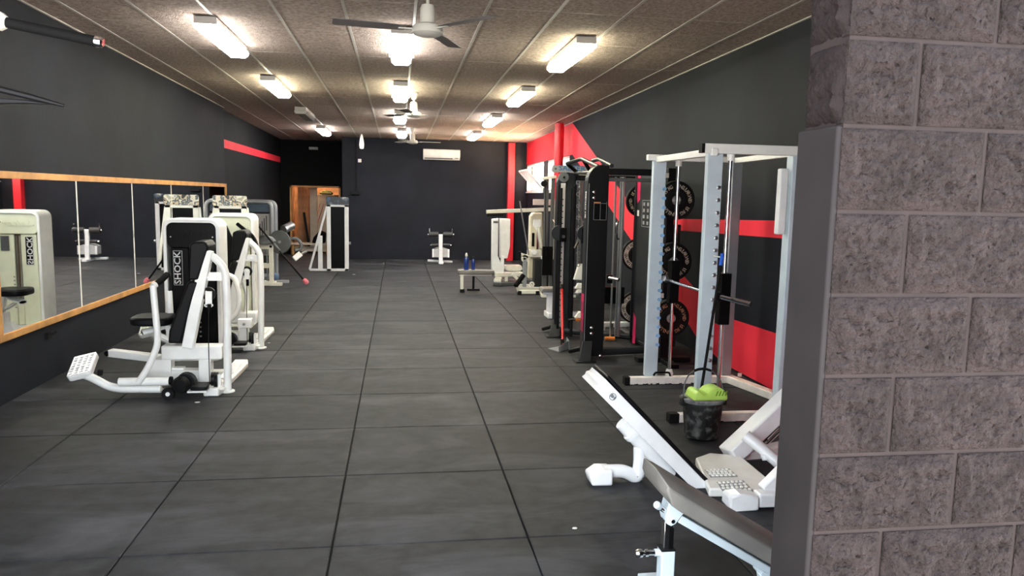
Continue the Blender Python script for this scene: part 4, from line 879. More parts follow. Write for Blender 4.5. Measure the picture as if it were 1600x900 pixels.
# white trolley parts behind
for (x, y, w_, h_) in ((907, 425, .16, .20), (905, 447, .10, .07), (905, 455, .09, .05), (908, 492, .16, .08)):
    c = at(x, y, 9.1); MB().ext([c+V(-w_/2, 0, -h_/2), c+V(w_/2, 0, -h_/2), c+V(w_/2*.7, 0, h_/2), c+V(-w_/2*.3, 0, h_/2)], (0, .06, 0)).build('trolley_bracket', 'ivory', t, bevel=.008)
MB().cyl(at(907, 420, 9.14), at(908, 494, 9.14), .014, 8).build('trolley_rod', 'midgrey', t)
# rear stack covers
xs_ = 2.86
yb0 = atX(990, 400, xs_).y-.03
for (ya, yb, zt_) in ((8.02, yb0, atX(990, 268, xs_).z),):
    cv = MB().ext([(xs_, ya, .10), (xs_, yb, .10), (xs_, yb, zt_), (xs_, ya, zt_)], (.05, 0, 0)).build('stack_cover', 'darkgrey', t, bevel=.006)
    MB().bb((xs_-.02, yb-.02, .05), (xs_+.06, yb+.03, zt_)).build('cover_edge', 'satin', t, bevel=.015)
    MB().bb((xs_+.05, ya+.05, .12), (xs_+.26, yb-.05, 1.5)).build('weight_stack', 'stackdark', t)
    y_s = 8.27; MB().bb((xs_-.003, y_s-.014, atX(1002, 530, xs_).z), (xs_, y_s+.014, atX(1005, 470, xs_).z)).build('cover_slot', 'black', cv)
    m2 = MB(); q0 = atX(999, 270, xs_-.003); q1 = atX(997, 315, xs_-.003); m2.ext([atX(x, y, xs_-.003) for x, y in ((996, 269), (1001.5, 269), (1000, 312), (995.5, 318))], (.002, 0, 0)); m2.ext([atX(x, y, xs_-.003) for x, y in ((990, 488), (993.5, 496), (992, 537), (987.5, 536))], (.002, 0, 0)); m2.build('magenta_decal', 'magenta', cv)
    pl = MB(); c0 = atX(1004, 313, xs_-.003); c1 = atX(1021, 356, xs_-.003)
    for zz in (c0.z, c1.z): pl.bb((xs_-.004, c0.y, zz-.003), (xs_-.001, c1.y, zz+.003))
    for yy in (c0.y, c1.y): pl.bb((xs_-.004, yy-.003, c1.z), (xs_-.001, yy+.003, c0.z))
    for i in range(3):
        for j in range(4): 
            yy = c0.y+(c1.y-c0.y)*(i+.25)/3; zz = c0.z+(c1.z-c0.z)*(j+.6)/4.2; pl.bb((xs_-.004, yy, zz-.02), (xs_-.001, yy+(c1.y-c0.y)*.14, zz+.02))
    pl.build('exercise_chart', 'letterdim', cv); q = atX(997, 333, xs_-.003); MB().bb((xs_-.004, q.y-.03, q.z-.035), (xs_-.001, q.y+.03, q.z+.035)).build('sticker', 'letter', cv)
# top beams and pull-up handles
MB().bb((xr_-.05, TN+.02, zt-.10), (3.02, TN+.10, zt-.03)).build('top_beam', 'satin', t, bevel=.006); MB().bb((xr_-.05, TN+.03, zt-.17), (3.0, TN+.09, zt-.13)).build('top_rail', 'midgrey', t, bevel=.005)
MB().bar((2.98, TN+.06, zt-.065), (3.18, TF+.06, zt-.065), .08, .07).build('rear_top_beam', 'satin', t, bevel=.006)
MB().bb((2.94, TN+.05, .0), (3.02, TN+.12, zt-.06)).build('rear_post', 'satin', t, bevel=.005); MB().bb((3.14, TF, .0), (3.22, TF+.08, zt-.03)).build('rear_post', 'satin', t, bevel=.005)
MB().bb((xf2-.1, TF+.02, ztf-.10), (3.2, TF+.10, ztf-.03)).build('top_beam', 'satin', t, bevel=.006)
zh_ = zt-.06
for pts in ([at(886, 255.5, TF-.1), at(909, 248, TF-.4), at(935, 260.5, TN+.15)], [at(926, 251.5, TF-.1), at(936, 248.5, TF-.3), at(956, 259, TN+.15)]):
    MB().tube(fillet(pts, .07, 4), .024, 10).build('pull_up_bar', 'darkgrey', t)
for pts in ([at(886.5, 256, TF-.1), at(902, 270, TF)], [at(911, 249, TF-.4), at(923, 269, TF-.2)]): MB().tube(pts, .024, 10).build('pull_up_handle', 'satin', t)
MB().tube([at(897, 270.5, TF+.02), at(926, 270, TN+.3), at(935, 268, TN+.1)], .022, 8).build('pull_up_bar', 'satin', t)
# floor frame, feet and orange grips
MB().tube([(xr_-.05, TN+.08, .06), (xs_+.1, TN+.22, .06)], .042, 10).build('base_tube', 'darkgrey', t); MB().tube([(xf+.05, TF+.04, .06), (xs_+.1, 8.95, .06)], .042, 10).build('base_tube', 'darkgrey', t); MB().tube([(xs_+.06, 8.1, .06), (xs_+.06, TF, .06)], .042, 10).build('base_tube', 'darkgrey', t)
for (X0, Y0) in ((xl, TN), (xf, TF)):
    MB().ext([(X0-.01, Y0-.01, .20), (X0+.10, Y0-.01, .20), (X0+.05, Y0-.16, .012), (X0-.09, Y0-.16, .012)], (0, .035, .01)).build('foot_fin', 'darkgrey', t, bevel=.005); MB().bb((X0-.12, Y0-.2, 0), (X0+.10, Y0-.02, .014)).build('foot_plate', 'satin', t, bevel=.004)
    MB().bar((X0-.09, Y0+.28, .03), (X0+.03, Y0+.12, .10), .06, .05).build('foot_fin', 'satin', t, bevel=.015)
for (x0, x1, y, Y_) in ((899, 912, 499, 9.2), (945, 960, 529, 8.75)):
    a = at(x0, y, Y_); b = at(x1, y, Y_); MB().cyl(a, b, .026, 12).build('orange_grip', 'orange', t); MB().cyl(a-V(.09, 0, 0), a, .016, 10).build('grip_stem', 'chrome', t); MB().bar(V(a.x-.05, Y_, 0.03), V(a.x-.05, Y_, a.z), .03, .03).build('grip_stay', 'satin', t)
# inner cable, guide rods and chrome knob
for x in (958, 966, 970): 
    MB().cyl(V(at(x, 400, 8.8).x, 8.8, .1), V(at(x, 400, 8.8).x, 8.8, zt-.1), .012 if x < 970 else .022, 8).build('guide_rod', 'steel', t)
MB().cyl(at(952, 434, 8.6), at(967, 437, 8.5), .022, 12).build('chrome_handle', 'chrome', t); c = at(952, 436, 8.65); MB().box(c, (.07, .06, .10)).build('handle_block', 'black', t, bevel=.008)
MB().bb(at(944, 449, 8.95), at(970, 472, 9.1)).build('stack_guard', 'black', t, bevel=.006)
MB().tube(fillet([at(966, 346, 8.7), at(963, 350, 8.65), at(963, 370, 8.65), at(966, 374, 8.7)], .04, 3), .012, 8).build('loop_handle', 'chrome', t)

# long-handled dustpan leaning on the trainer
c = gnd(872, 548); t = thing('dustpan', 'long-handled dustpan with a grey scoop and red stick', 'dustpan', (c.x, c.y, 0))
p3 = [gnd(856, 546), gnd(873, 551), gnd(888, 546), gnd(886, 541)]
MB().ext([V(p.x, p.y, .003) for p in p3], (0, 0, .012)).build('scoop_floor', 'panel', t); MB().ext([V(p3[1].x, p3[1].y, .003), V(p3[2].x, p3[2].y, .003), V(p3[2].x, p3[2].y+.02, .10), V(p3[1].x, p3[1].y+.02, .06)], (.004, .012, 0)).build('scoop_side', 'panel', t)
MB().ext([V(p3[2].x, p3[2].y, .003), V(p3[3].x, p3[3].y+.05, .003), V(p3[3].x, p3[3].y+.05, .10), V(p3[2].x, p3[2].y, .10)], (.01, 0, 0)).build('scoop_back', 'panel', t)
b0 = at(879, 543, 8.55); b0.z = .06; b1 = at(878, 452, 9.15); b2 = at(878, 445, 9.2)
MB().cyl(b0+V(0, 0, -.03), b0+V(0, .03, .05), .022, 10).build('socket', 'rubberblk', t); MB().cyl(b0, b1, .015, 10).build('stick', 'redrod', t); MB().cyl(b1, b2, .017, 10).build('stick_end', 'rubberblk', t)
o = MB().cyl(V(at(871, 400, 9.75).x, 9.72, .0), at(873, 290, 9.75), .02, 10).build('broom_stick', 'redrod'); tag(recentre(o), 'red pole standing behind the far trainer upright', 'pole')

# ================================================================== WEIGHT PLATES ON TWO TREES
def plate(c, r, th, kind, label, group, nrm=(0, -1, 0)):
    c = Vector(c); nrm = Vector(nrm).normalized(); t = thing('weight_plate', label, 'weight plate', c+V(0, 0, -r), group)
    MB().lathe([(.028, -th/2), (r*.50, -th/2), (r*.56, -th*.34), (r*.86, -th*.34), (r*.9, -th/2), (r*.97, -th/2), (r, -th*.35), (r, th*.35), (r*.97, th/2), (r*.9, th/2), (r*.86, th*.34), (r*.56, th*.34), (r*.50, th/2), (.028, th/2)], c, nrm, 40).build('disc', 'bumper', t)
    MB().ring(c, nrm, .05, .026, th+.004, 20).build('hub_ring', 'steel', t)
    side = nrm.cross(V(0, 0, 1)).normalized()*-1
    f0 = c+nrm*(th*.34+.001)
    if kind == 'pale': MB().lathe_closed([(r*.60, 0), (r*.88, 0), (r*.88, .003), (r*.60, .003)], f0, nrm, 40).build('pale_ring', 'plateface', t)
    lm = {'pale': 'bumper', 'beige': 'plateletter', 'orange': 'plateorange'}[kind]
    word = 'SINGULAR WOD  15 KG  SINGULAR WOD  15 KG  '; n = len(word); me = None; rl = r*.72
    for i, ch in enumerate(word):
        if ch == ' ': continue
        a = PI/2-2*PI*i/n; u = side*math.cos(a)+V(0, 0, 1)*math.sin(a); tx = (side*math.sin(a)-V(0, 0, 1)*math.cos(a))
        q = f0+u*rl+nrm*.0035
        LET.append((t, lm, frame(q, tx, u), ch, r*.27))
    return t
LET = []
# black-lettered tree beside the rack
Y = 7.72
px3 = [(1056, 313), (1050, 408), (1041, 496)]; cs = [at(x, y, Y) for x, y in px3]; xt = sum(c.x for c in cs)/3
tr = thing('plate_tree', 'black plate storage post between the trainer and the squat frame', 'plate rack', (xt, Y+.12, 0))
MB().bb((xt-.045, Y+.09, 0), (xt+.045, Y+.18, at(1045, 262, Y).z)).build('post', 'satin', tr, bevel=.006); MB().bb((xt-.30, Y+.07, 0), (xt+.30, Y+.2, .05)).build('foot', 'satin', tr, bevel=.006); MB().bb((xt-.05, Y-.25, 0), (xt+.05, Y+.2, .045)).build('foot', 'satin', tr, bevel=.006)
for x, y in ((1041, 274), (1038, 332), (1033, 462)):
    q = at(x, y, Y+.085); MB().bb(q+V(-.03, 0, -.025), q+V(.03, .006, .025)).build('label', 'tape', tr)
for k, c in enumerate(cs):
    MB().cyl((xt, Y+.1, c.z), (xt, Y-.12, c.z), .024, 12).build('peg', 'chrome', tr)
    nm = ('top', 'middle', 'bottom')[k]
    plate((xt, Y-.045, c.z), .205, .06, 'orange' if k == 2 else 'beige', ['black bumper plate with beige letters on the top peg of the tall post', 'black bumper plate with beige letters on the middle peg of the tall post', 'black bumper plate with orange letters on the lowest peg of the tall post'][k], 'lettered bumper plates')
    plate((xt-.10*0, Y+.03, c.z), .195, .05, 'beige', 'black bumper plate behind the front one on the %s peg of the tall post' % nm, 'lettered bumper plates')
# pale tree behind the trainer
Y = 9.95
cs = [at(1001, 314, Y), at(994, 398, Y), at(990, 480, Y)]; xt = cs[0].x
tr = thing('plate_tree', 'grey plate storage post behind the black functional trainer', 'plate rack', (xt, Y+.12, 0))
MB().bb((xt-.04, Y+.05, 0), (xt+.04, Y+.13, cs[0].z+.25)).build('post', 'midgrey', tr, bevel=.005); MB().bb((xt-.35, Y+.04, 0), (xt+.2, Y+.14, .07)).build('foot', 'whiteb', tr, bevel=.008); MB().bb((xt-.6, Y-.25, 0), (xt-.5, Y+.3, .07)).build('foot', 'whiteb', tr, bevel=.008); MB().bb((xt-.6, Y+.04, 0), (xt-.3, Y+.12, .07)).build('foot', 'whiteb', tr, bevel=.008)
for k, c in enumerate(cs):
    MB().cyl((c.x, Y+.06, c.z), (c.x, Y-.13, c.z), .024, 12).build('peg', 'chrome', tr)
    plate((c.x, Y-.03, c.z), .218, .06, 'beige' if k == 0 else 'pale', ['dark bumper plate with cream letters seen through the black trainer', 'pale ringed bumper plate on the middle peg behind the trainer', 'pale ringed bumper plate on the lowest peg behind the trainer'][k], 'bumper plates behind the trainer')
# letters: one mesh per plate
cache = {}
def glyph(ch):
    if ch not in cache:
        cu = bpy.data.curves.new('g', 'FONT'); cu.body = ch; cu.size = 1; cu.align_x = 'CENTER'; cu.align_y = 'CENTER'; cu.resolution_u = 1; cu.offset = .012
        tmp = bpy.data.objects.new('g', cu); COL.objects.link(tmp); me = bpy.data.meshes.new_from_object(tmp.evaluated_get(bpy.context.evaluated_depsgraph_get())); bpy.data.objects.remove(tmp)
        cache[ch] = ([v.co.copy() for v in me.vertices], [list(p.vertices) for p in me.polygons]); bpy.data.meshes.remove(me)
    return cache[ch]
byp = {}
for (pt, lm, mx, ch, sz) in LET: byp.setdefault((pt.name, lm), []).append((mx, ch, sz))
for (pn, lm), L_ in byp.items():
    mb = MB()
    for mx, ch, sz in L_:
        vs, fs = glyph(ch); mb.add([mx @ (v*sz) for v in vs], fs)
    pt = bpy.data.objects[pn]; me = bpy.data.meshes.new('lettering'); off = wloc(pt); me.from_pydata([tuple(v-off) for v in mb.v], [], mb.f); finish('lettering', me, lm, pt, kind='stuff')
# ================================================================== SMITH MACHINE
YN, YFA = 5.66, 6.93
t = thing('smith_machine', 'pale blue and white squat machine with a guided bar by the red wall', 'gym machine', (2.8, 6.3, 0))
xL = at(1023, 420, YFA).x; xN = at(1107, 420, YN).x; xFR = at(1137, 420, YFA).x+.02; xNR = at(1231, 400, YN).x
zt = at(1110, 240, YN).z
def post(x, y, wx, wy, name='upright', z0=.07, z1=None, m='bluegrey'): return MB().bb((x-wx/2, y-wy/2, z0), (x+wx/2, y+wy/2, z1 or zt)).build(name, m, t, bevel=.006)
pL = post(xL, YFA, .125, .06); pN = post(xN, YN, .125, .06); pFR = post(xFR, YFA-.03, .10, .06, m='silver'); pNR = post(xNR, YN, .07, .10)
pm_ = MB().bb((xNR-.12, YN-.03, zt-.62), (xNR-.05, YN+.03, zt-.10)).build('counterweight_cover', 'whiteb', t, bevel=.01)
for k in range(15):
    z = at(1110, 293, YN).z-.098*k
    if z > .1: MB().lathe([(.016, 0), (.016, -.006), (.008, -.010)], (xN+.035, YN-.03, z), (0, 1, 0), 10).build('bolt', 'steel', pN)
for k in range(18):
    z = at(1034, 295, YFA).z-.088*k
    if z > .1: MB().cyl((xL+.044, YFA-.029, z), (xL+.048, YFA-.055, z), .0165, 10).build('peg', 'bluepeg', pL)
tb = .055; zb = zt+.0
MB().bar((xL-.02, YFA+.05, zb+.01), (xN-.02, YN-.06, zb+.01), .05, tb).build('top_rail', 'white', t, bevel=.005)
MB().bb((xN-.10, YN-.05, zb), (xNR+.06, YN+.01, zb+.075)).build('top_rail', 'white', t, bevel=.005)
MB().bb((xN-.125, YN-.052, zb+.002), (xN-.10, YN+.012, zb+.073)).build('rail_cap', 'rubberblk', t); MB().bb((xL-.12, YFA-.03, zb), (xFR+.04, YFA+.03, zb+.055)).build('top_rail', 'white', t, bevel=.005)
MB().bar((xFR, YFA, zb+.02), (xNR, YN, zb+.02), .05, .05).build('top_rail', 'white', t, bevel=.005)
# base
def chip(a, b, wd=.075, ht=.07): return MB().bar(a, b, wd, ht).build('base_rail', 'chipped', t, bevel=.006)
a = gnd(984, 602); chip((a.x, YFA-.06, .037), (xFR+.08, YFA-.06, .037)); MB().bb((a.x-.05, YFA-.10, 0), (a.x+.005, YFA-.02, .078)).build('rail_cap', 'rubberblk', t, bevel=.006)
a = gnd(1060, 661); chip((a.x, YN-.02, .037), (xNR+.05, YN-.02, .037)); MB().bb((a.x-.08, YN-.06, 0), (a.x+.005, YN+.02, .078)).build('rail_cap', 'rubberblk', t, bevel=.006)
chip((xFR+.03, YFA-.06, .037), (3.38, 6.15, .037), .09); chip((3.38, 6.2, .037), (xNR+.03, YN, .037), .09)
MB().cyl((xFR+.12, YFA-.10, .07), (xFR+.12, YFA-.10, .10), .02, 10).build('levelling_bolt', 'chipped', t)
chm = MB(); rnd_ = random.Random(3)
for (x0, x1, yy) in ((gnd(984, 602).x+.05, xFR-.05, YFA-.0975), (gnd(1060, 661).x+.05, xNR, YN-.0575)):
    x = x0
    while x < x1:
        w_ = rnd_.uniform(.02, .09); h_ = rnd_.uniform(.006, .02); chm.ext([(x, yy-.0012, .003), (x+w_, yy-.0012, .003), (x+w_*.8, yy-.0012, h_), (x+w_*.35, yy-.0012, h_*.6), (x+w_*.1, yy-.0012, h_*.9)], (0, .001, 0)); x += w_+rnd_.uniform(.01, .10)
chm.build('chipped_paint', 'rubberblk', t, kind='stuff')
# guide rods, carriages and bar
gF = at(1053, 420, YFA-.05); gN = at(1137, 420, YN+.0); gNx = at(1139, 330, YN).x
for gx, gy in ((gF.x, YFA-.05), (gNx, YN+.02)):
    MB().cyl((gx, gy, .07), (gx, gy, zt+.01), .0165, 14).build('guide_rod', 'chrome', t); MB().cyl((gx, gy, zt-.05), (gx, gy, zt+.005), .03, 14).build('rod_collar', 'white', t); MB().lathe([(.035, .07), (.04, .10), (.028, .14)], (gx, gy, 0), n=12).build('rod_collar', 'chipped', t)
MB().tube(fillet([at(1021, 587, YFA-.1), at(1024, 582, YFA-.1), at(1046, 582, YFA-.1), at(1047, 587, YFA-.08)], .02, 3), .010, 8).build('lower_hook', 'black', t)
zF, zN = at(1048, 437, YFA).z, at(1134, 464, YN).z
for gx, gy, z0, z1 in ((gF.x, YFA-.05, at(1048, 472, YFA).z, at(1048, 406, YFA).z), (gNx, YN+.02, at(1134, 507, YN).z, at(1134, 427, YN).z)):
    MB().bb((gx-.045, gy-.045, z0), (gx+.045, gy+.045, z1)).build('carriage', 'black', t, bevel=.006)
b0 = V(gF.x-.05, YFA+.12, zF); b1 = V(gNx-.05, YN-.02, zN+.005); d_ = (b1-b0).normalized()
MB().cyl(b0, b1, .0145, 12).build('bar', 'chrome', t); MB().cyl(b1-d_*.02, b1+d_*.0+V(.0, -.02, 0), .04, 14).build('bar_collar', 'satin', t)
MB().cyl(b1+V(.01, -.01, 0), b1+V(.16, -.22, -.03), .022, 14).build('bar_sleeve', 'chrome', t); MB().cyl(b0-d_*.02, b0+V(-.03, .2, .0), .022, 14).build('bar_sleeve', 'chrome', t)
MB().cyl(V(gF.x-.05, YFA-.02, zF), V(gF.x-.10, YFA-.05, zF+.02), .03, 12).build('lock_hook', 'steel', t)

# ================================================================== MOP BUCKET
c = V(gnd(1105, 693).x+.01, gnd(1105, 693).y+.14, 0); t = thing('mop_bucket', 'dirty black mop bucket with a lime green wringer', 'bucket', c)
ht = .285
def bp(r1, r2, z0, z1, name, m, bev=.004):
    vs = [(c.x+r1*x, c.y+r1*.86*y, z0) for x, y in OCT]+[(c.x+r2*x, c.y+r2*.86*y, z1) for x, y in OCT]; n = len(OCT)
    return MB().add(vs, [list(range(n))[::-1], list(range(n, 2*n))]+[[i, (i+1) % n, n+(i+1) % n, n+i] for i in range(n)]).build(name, m, t, bevel=bev)
OCT = [(math.cos(2*PI*(k+.5)/10), math.sin(2*PI*(k+.5)/10)) for k in range(10)]
bp(.128, .156, .005, ht, 'body', 'bucket', .012); bp(.160, .174, ht-.005, ht+.03, 'rim', 'grime', .006)
for s in (-1, 1): MB().bb((c.x+s*.155-.025, c.y-.03, ht-.03), (c.x+s*.155+.025, c.y+.03, ht+.035)).build('handle_lug', 'bucket', t, bevel=.008)
wr_ = MB(); prof = [(-.135, 0), (.135, 0), (.13, .045), (.10, .085), (.05, .092), (.005, .075), (-.02, .052), (-.045, .05), (-.08, .075), (-.115, .065)]
wr_.ext([(c.x+.02+x, c.y-.10, ht+.022+z_) for x, z_ in prof], (0, .19, 0)); wo = wr_.build('wringer', 'lime', t, bevel=.018, seg=3)
for k in range(4): MB().ext([(c.x+.052+.024*k, c.y-.104, ht+.062), (c.x+.060+.024*k, c.y-.104, ht+.062), (c.x+.074+.024*k, c.y-.104, ht+.098), (c.x+.066+.024*k, c.y-.104, ht+.098)], (0, .012, 0)).build('drain_slot', mat('dark_lime', (.14, .28, .02), .5), wo)
hp = [V(c.x-.155, c.y, ht+.01)]+[V(c.x-.155*math.cos(PI*k/14), c.y+.04*math.sin(PI*k/14), ht+.03+.205*math.sin(PI*k/14)**.7) for k in range(1, 14)]+[V(c.x+.155, c.y, ht+.01)]
MB().tube(hp, .0055, 8).build('handle', 'midgrey', t); MB().tube(hp[5:10], .010, 8).build('handle_grip', 'rubberblk', t)
a = V(c.x-.03, c.y+.03, .12); b = at(1126, 414, YN-.10)
mp = thing('mop', 'slim black mop stick with a blue cap leaning on the squat frame', 'mop', a)
MB().cyl(a, b, .011, 10).build('stick', 'rubberblk', mp); dd = (b-a).normalized(); MB().cyl(b-dd*.005, b+dd*.09, .0145, 12).build('cap', 'bluecap', mp); MB().cyl(b+dd*.06, b+dd*.06+V(-.055, .04, .012), .006, 8).build('hanging_loop', 'acwhite', mp)
MB().lathe([(.02, .14), (.05, .10), (.065, .03), (.05, .0)], a, n=12).build('mop_head', 'grime', mp)

# ================================================================== WHITE INCLINE BOARD MACHINE
Y = 4.28
t = thing('incline_leg_machine', 'white machine with a slanting board, curved leg and studded foot plates', 'gym machine', (1.6, Y+.2, 0)); W = 'whiteb'
bd = [(928.7, 608), (934, 604), (936, 599), (942, 597.5), (946, 592), (1113, 764), (1104, 777), (1086, 767)]
MB().ext([at(x, y, Y) for x, y in bd], (0, .32, 0)).build('board', W, t, bevel=.004)
a, b = at(947, 590.5, Y), at(1113, 761, Y); d_ = (b-a).normalized(); n_ = V(0, -1, 0).cross(d_); n_ = n_ if n_.z > 0 else -n_
MB().bar(a+V(0, .16, 0)+n_*.012, b+V(0, .16, 0)+n_*.004, .325, .022, n_).build('board_pad', 'vinyl', t, bevel=.008)
q = at(957.5, 620, Y-.002); MB().ring(q, (0, 1, 0), .022, .0185, .002, 28).build('round_logo', 'logo', t); text('logo_print', 'BH', 'logo', .026, frame(q+V(0, -.001, 0), V(.75, 0, -.66), V(.66, 0, .75)), t, depth=.0008, bold=.001)
Yl = Y+.16
MB().tube([at(972, 660, Yl), at(1012, 703, Yl), at(1050, 742, Yl)], [.048, .05, .03], 14).build('board_carrier', W, t)
c1, c2 = at(985, 675, Yl), at(990, 680, Yl); MB().cyl(c1, c2, .056, 14).build('carrier_ring', W, t)
lg = [at(1000, 690, Yl), at(1000, 725, Yl), at(996, 748, Yl), at(975, 763, Yl), at(945, 764, Yl)]
for v_ in lg[-2:]: v_.z = max(v_.z, .07)
MB().tube(fillet(lg, .09, 6), .042, 14).build('curved_leg', W, t)
g0 = gnd(919, 772); e0 = lg[-1]
MB().ext([(e0.x-.10, Yl-.07, 0), (e0.x+.03, Yl-.075, 0), (e0.x+.03, Yl-.075, .10), (e0.x-.06, Yl-.07, .10), (e0.x-.12, Yl-.07, .06)], (0, .14, 0)).build('foot_cap', W, t, bevel=.014, seg=3)
# base with studded plates
def gp(x, y, z=0.): return gnd(x, y, z)
pl = [(1086, 727), (1108, 719), (1130, 721), (1157, 724), (1206, 766), (1196, 777), (1107, 777)]
pts = [gp(x, y) for x, y in pl]
MB().ext([V(p.x, p.y, 0) for p in pts], (0, 0, .055)).build('base_plate', 'white', t, bevel=.012, seg=2)
for (x0, y0, x1, y1, x2, y2, x3, y3) in ((1101, 735, 1139, 733, 1153, 745, 1110, 746), (1120, 754, 1161, 751, 1178, 768, 1131, 771)):
    A_, B_, C_, D_ = [gp(x, y, .056) for x, y in ((x0, y0), (x1, y1), (x2, y2), (x3, y3))]
    st = MB(); st.ext([A_, B_, C_, D_], (0, 0, .004)); tp = st.build('tread_plate', 'tread', t)
    st = MB()
    for i in range(6):
        for j in range(4):
            u, v_ = (i+.5+.25*(j % 2))/6.4, (j+.5)/4; q = (A_*(1-u)+B_*u)*(1-v_)+(D_*(1-u)+C_*u)*v_; st.lathe([(.012, 0), (.011, .008), (.006, .011)], q+V(0, 0, .003), n=6)
    st.build('studs', 'white', tp, kind='stuff')
Yb = gp(1140, 722).y+.02
MB().bar(V(gp(1140, 722).x, Yb, .04), at(1300, 560, Yb+.25), .12, .15, (0, 1, 0)).build('inclined_rail', W, t, bevel=.012)
MB().bar(at(1158, 724, Yb+.05)+V(0, 0, .03), V(2.9, Yb+.12, .07), .09, .10).build('floor_rail', 'white', t, bevel=.012)
s0, s1 = at(1165, 680, Yb-.10), at(1215, 722, Yb-.25); s2 = s0+(s1-s0)*1.8
MB().tube([s0, s2], .042, 14, sx=1.1, sy=.9).build('roller_arm', W, t); MB().lathe([(.02, -.02), (.03, 0), (.02, .03)], s0+(s1-s0)*.55+V(0, -.03, -.03), (0, -.5, -1), 10).build('adjuster_knob', W, t)
for k in (0, 1): MB().cyl(at(1196, 695, Yb+.12)+V(0, 0, .045*k), at(1260, 632, Yb+.3)+V(0, 0, .045*k), .016, 10).build('guide_rod', 'chrome', t)
MB().bar(at(1196, 688, Yb+.18), at(1262, 622, Yb+.36), .05, .03, (0, 1, 0)).build('rail_slot', 'rubberblk', t)
f0 = gnd(1144, 797); fy = 3.93
f0 = V(gnd(1148, 800).x-.02, fy, 0); MB().ext([(f0.x, fy+.02, 0), (f0.x+.03, fy-.02, 0), (f0.x+.17, fy-.02, 0), (f0.x+.17, fy-.02, .085), (f0.x+.05, fy-.02, .105), (f0.x, fy+.02, .08)], (0, .11, 0)).build('foot_cap', W, t, bevel=.016, seg=3)
MB().bar((f0.x+.17, fy+.035, .055), (f0.x+.75, fy+.035, .055), .09, .085).build('front_rail', W, t, bevel=.012)
MB().bar((f0.x+.24, fy+.08, .08), (f0.x+.60, fy+.10, .42), .08, .07, (0, 1, 0)).build('front_stay', W, t, bevel=.01)

# ================================================================== GREY INCLINE BENCH CLOSE TO THE ENTRANCE
Y = 2.88
t = thing('incline_bench', 'pale blue adjustable bench with a thick grey pad beside the entrance', 'bench', (1.5, Y+.15, 0))
lo = [(1001, 741), (1020, 767), (1064, 801), (1240, 905)]; rd = [(1009.5, 727), (1033, 756), (1075, 780), (1240, 874)]
sd = [at(x, y, Y) for x, y in ((1036, 768), (1041, 781), (1050, 791), (1064, 801), (1250, 910), (1250, 882), (1120, 808), (1072, 779), (1052, 767), (1038, 760))]
# loft the pad across its width: crowned middle
secs = []
for k, (yy, dz) in enumerate(((0, 0), (.05, .03), (.12, .038), (.20, .034), (.27, .028), (.31, 0))):
    s_ = []
    for i, p in enumerate(sd):
        top = i >= 5; ins = .012 if k in (0, 5) else 0
        s_.append(V(p.x+(.02 if i in (0, 1, 9) and k in (0, 5) else 0), p.y+yy, p.z+(dz if top else -.0)))
    secs.append(s_)
mb = MB(); n = len(sd); vs = [v_ for s_ in secs for v_ in s_]; fs = []
for k in range(len(secs)-1):
    for i in range(n): j = (i+1) % n; fs.append([k*n+i, k*n+j, (k+1)*n+j, (k+1)*n+i])
fs.append(list(range(n))); fs.append([(len(secs)-1)*n+i for i in range(n)][::-1])
mb.add(vs, fs).build('pad', 'greypad', t, bevel=.006, ang=38)
a, b = at(1050, 800, Y+.13), at(1250, 920, Y+.13)
MB().bar(at(1058, 806, Y+.10), at(1250, 917, Y+.10), .07, .035, (-.5, 0, .86)).build('pad_rail', 'bluegrey', t, bevel=.005)
MB().ext([at(1046, 786, Y+.06), at(1070, 801, Y+.06), at(1056, 819, Y+.06), at(1049, 823, Y+.06), at(1042, 819, Y+.06), at(1040, 810, Y+.06)], (0, .08, 0)).build('hinge_bracket', 'bluegrey', t, bevel=.004)
q = at(1051, 814, Y+.06); MB().cyl(q+V(0, -.008, 0), q+V(0, .09, 0), .009, 12).build('hinge_pin', 'chrome', t)
MB().cyl(at(1028, 790, Y+.05), at(1046, 803, Y+.10), .012, 12).build('cross_pin', 'chrome', t); MB().lathe([(.010, -.02), (.016, -.012), (.016, .012), (.010, .02)], at(1028, 790, Y+.05), at(1028, 790, Y+.05)-at(1046, 803, Y+.1), 12).build('pin_head', 'bluegrey', t)
xp = at(1041, 860, Y+.10).x; zp = at(1041, 856, Y+.10).z
MB().bb((xp-.031, Y+.07, .05), (xp+.031, Y+.13, zp)).build('post', 'bluegrey', t, bevel=.005); MB().bb((xp-.032, Y+.069, zp-.004), (xp+.032, Y+.131, zp+.006)).build('post_collar', 'rubberblk', t, bevel=.002)
MB().bb((xp-.02, Y+.08, zp-.1), (xp+.022, Y+.12, at(1041, 806, Y+.1).z)).build('inner_post', 'chrome', t, bevel=.003); MB().bb((xp+.002, Y+.0785, zp+.005), (xp+.0225, Y+.081, at(1041, 822, Y+.1).z)).build('post_scale', 'black', t)
kz = at(1010, 864, Y+.10).z; MB().lathe([(.012, 0), (.011, .03), (.016, .032), (.016, .045), (.009, .05), (.009, .055), (.017, .058), (.019, .075), (.014, .088)], (xp-.031-.02, Y+.10, kz), (-1, 0, 0), 16).build('pull_pin', 'chrome', t); MB().cyl((xp-.03, Y+.10, kz), (xp-.052, Y+.10, kz), .016, 14).build('pin_socket', 'bluegrey', t)
MB().bb((xp-.05, Y-.12, 0), (xp+.05, Y+.32, .05)).build('cross_foot', 'bluegrey', t, bevel=.006); MB().bb((xp, Y+.07, .0), (xp+1.0, Y+.13, .05)).build('floor_rail', 'bluegrey', t, bevel=.006); MB().bb((xp+.95, Y-.15, 0), (xp+1.03, Y+.35, .05)).build('cross_foot', 'bluegrey', t, bevel=.006)
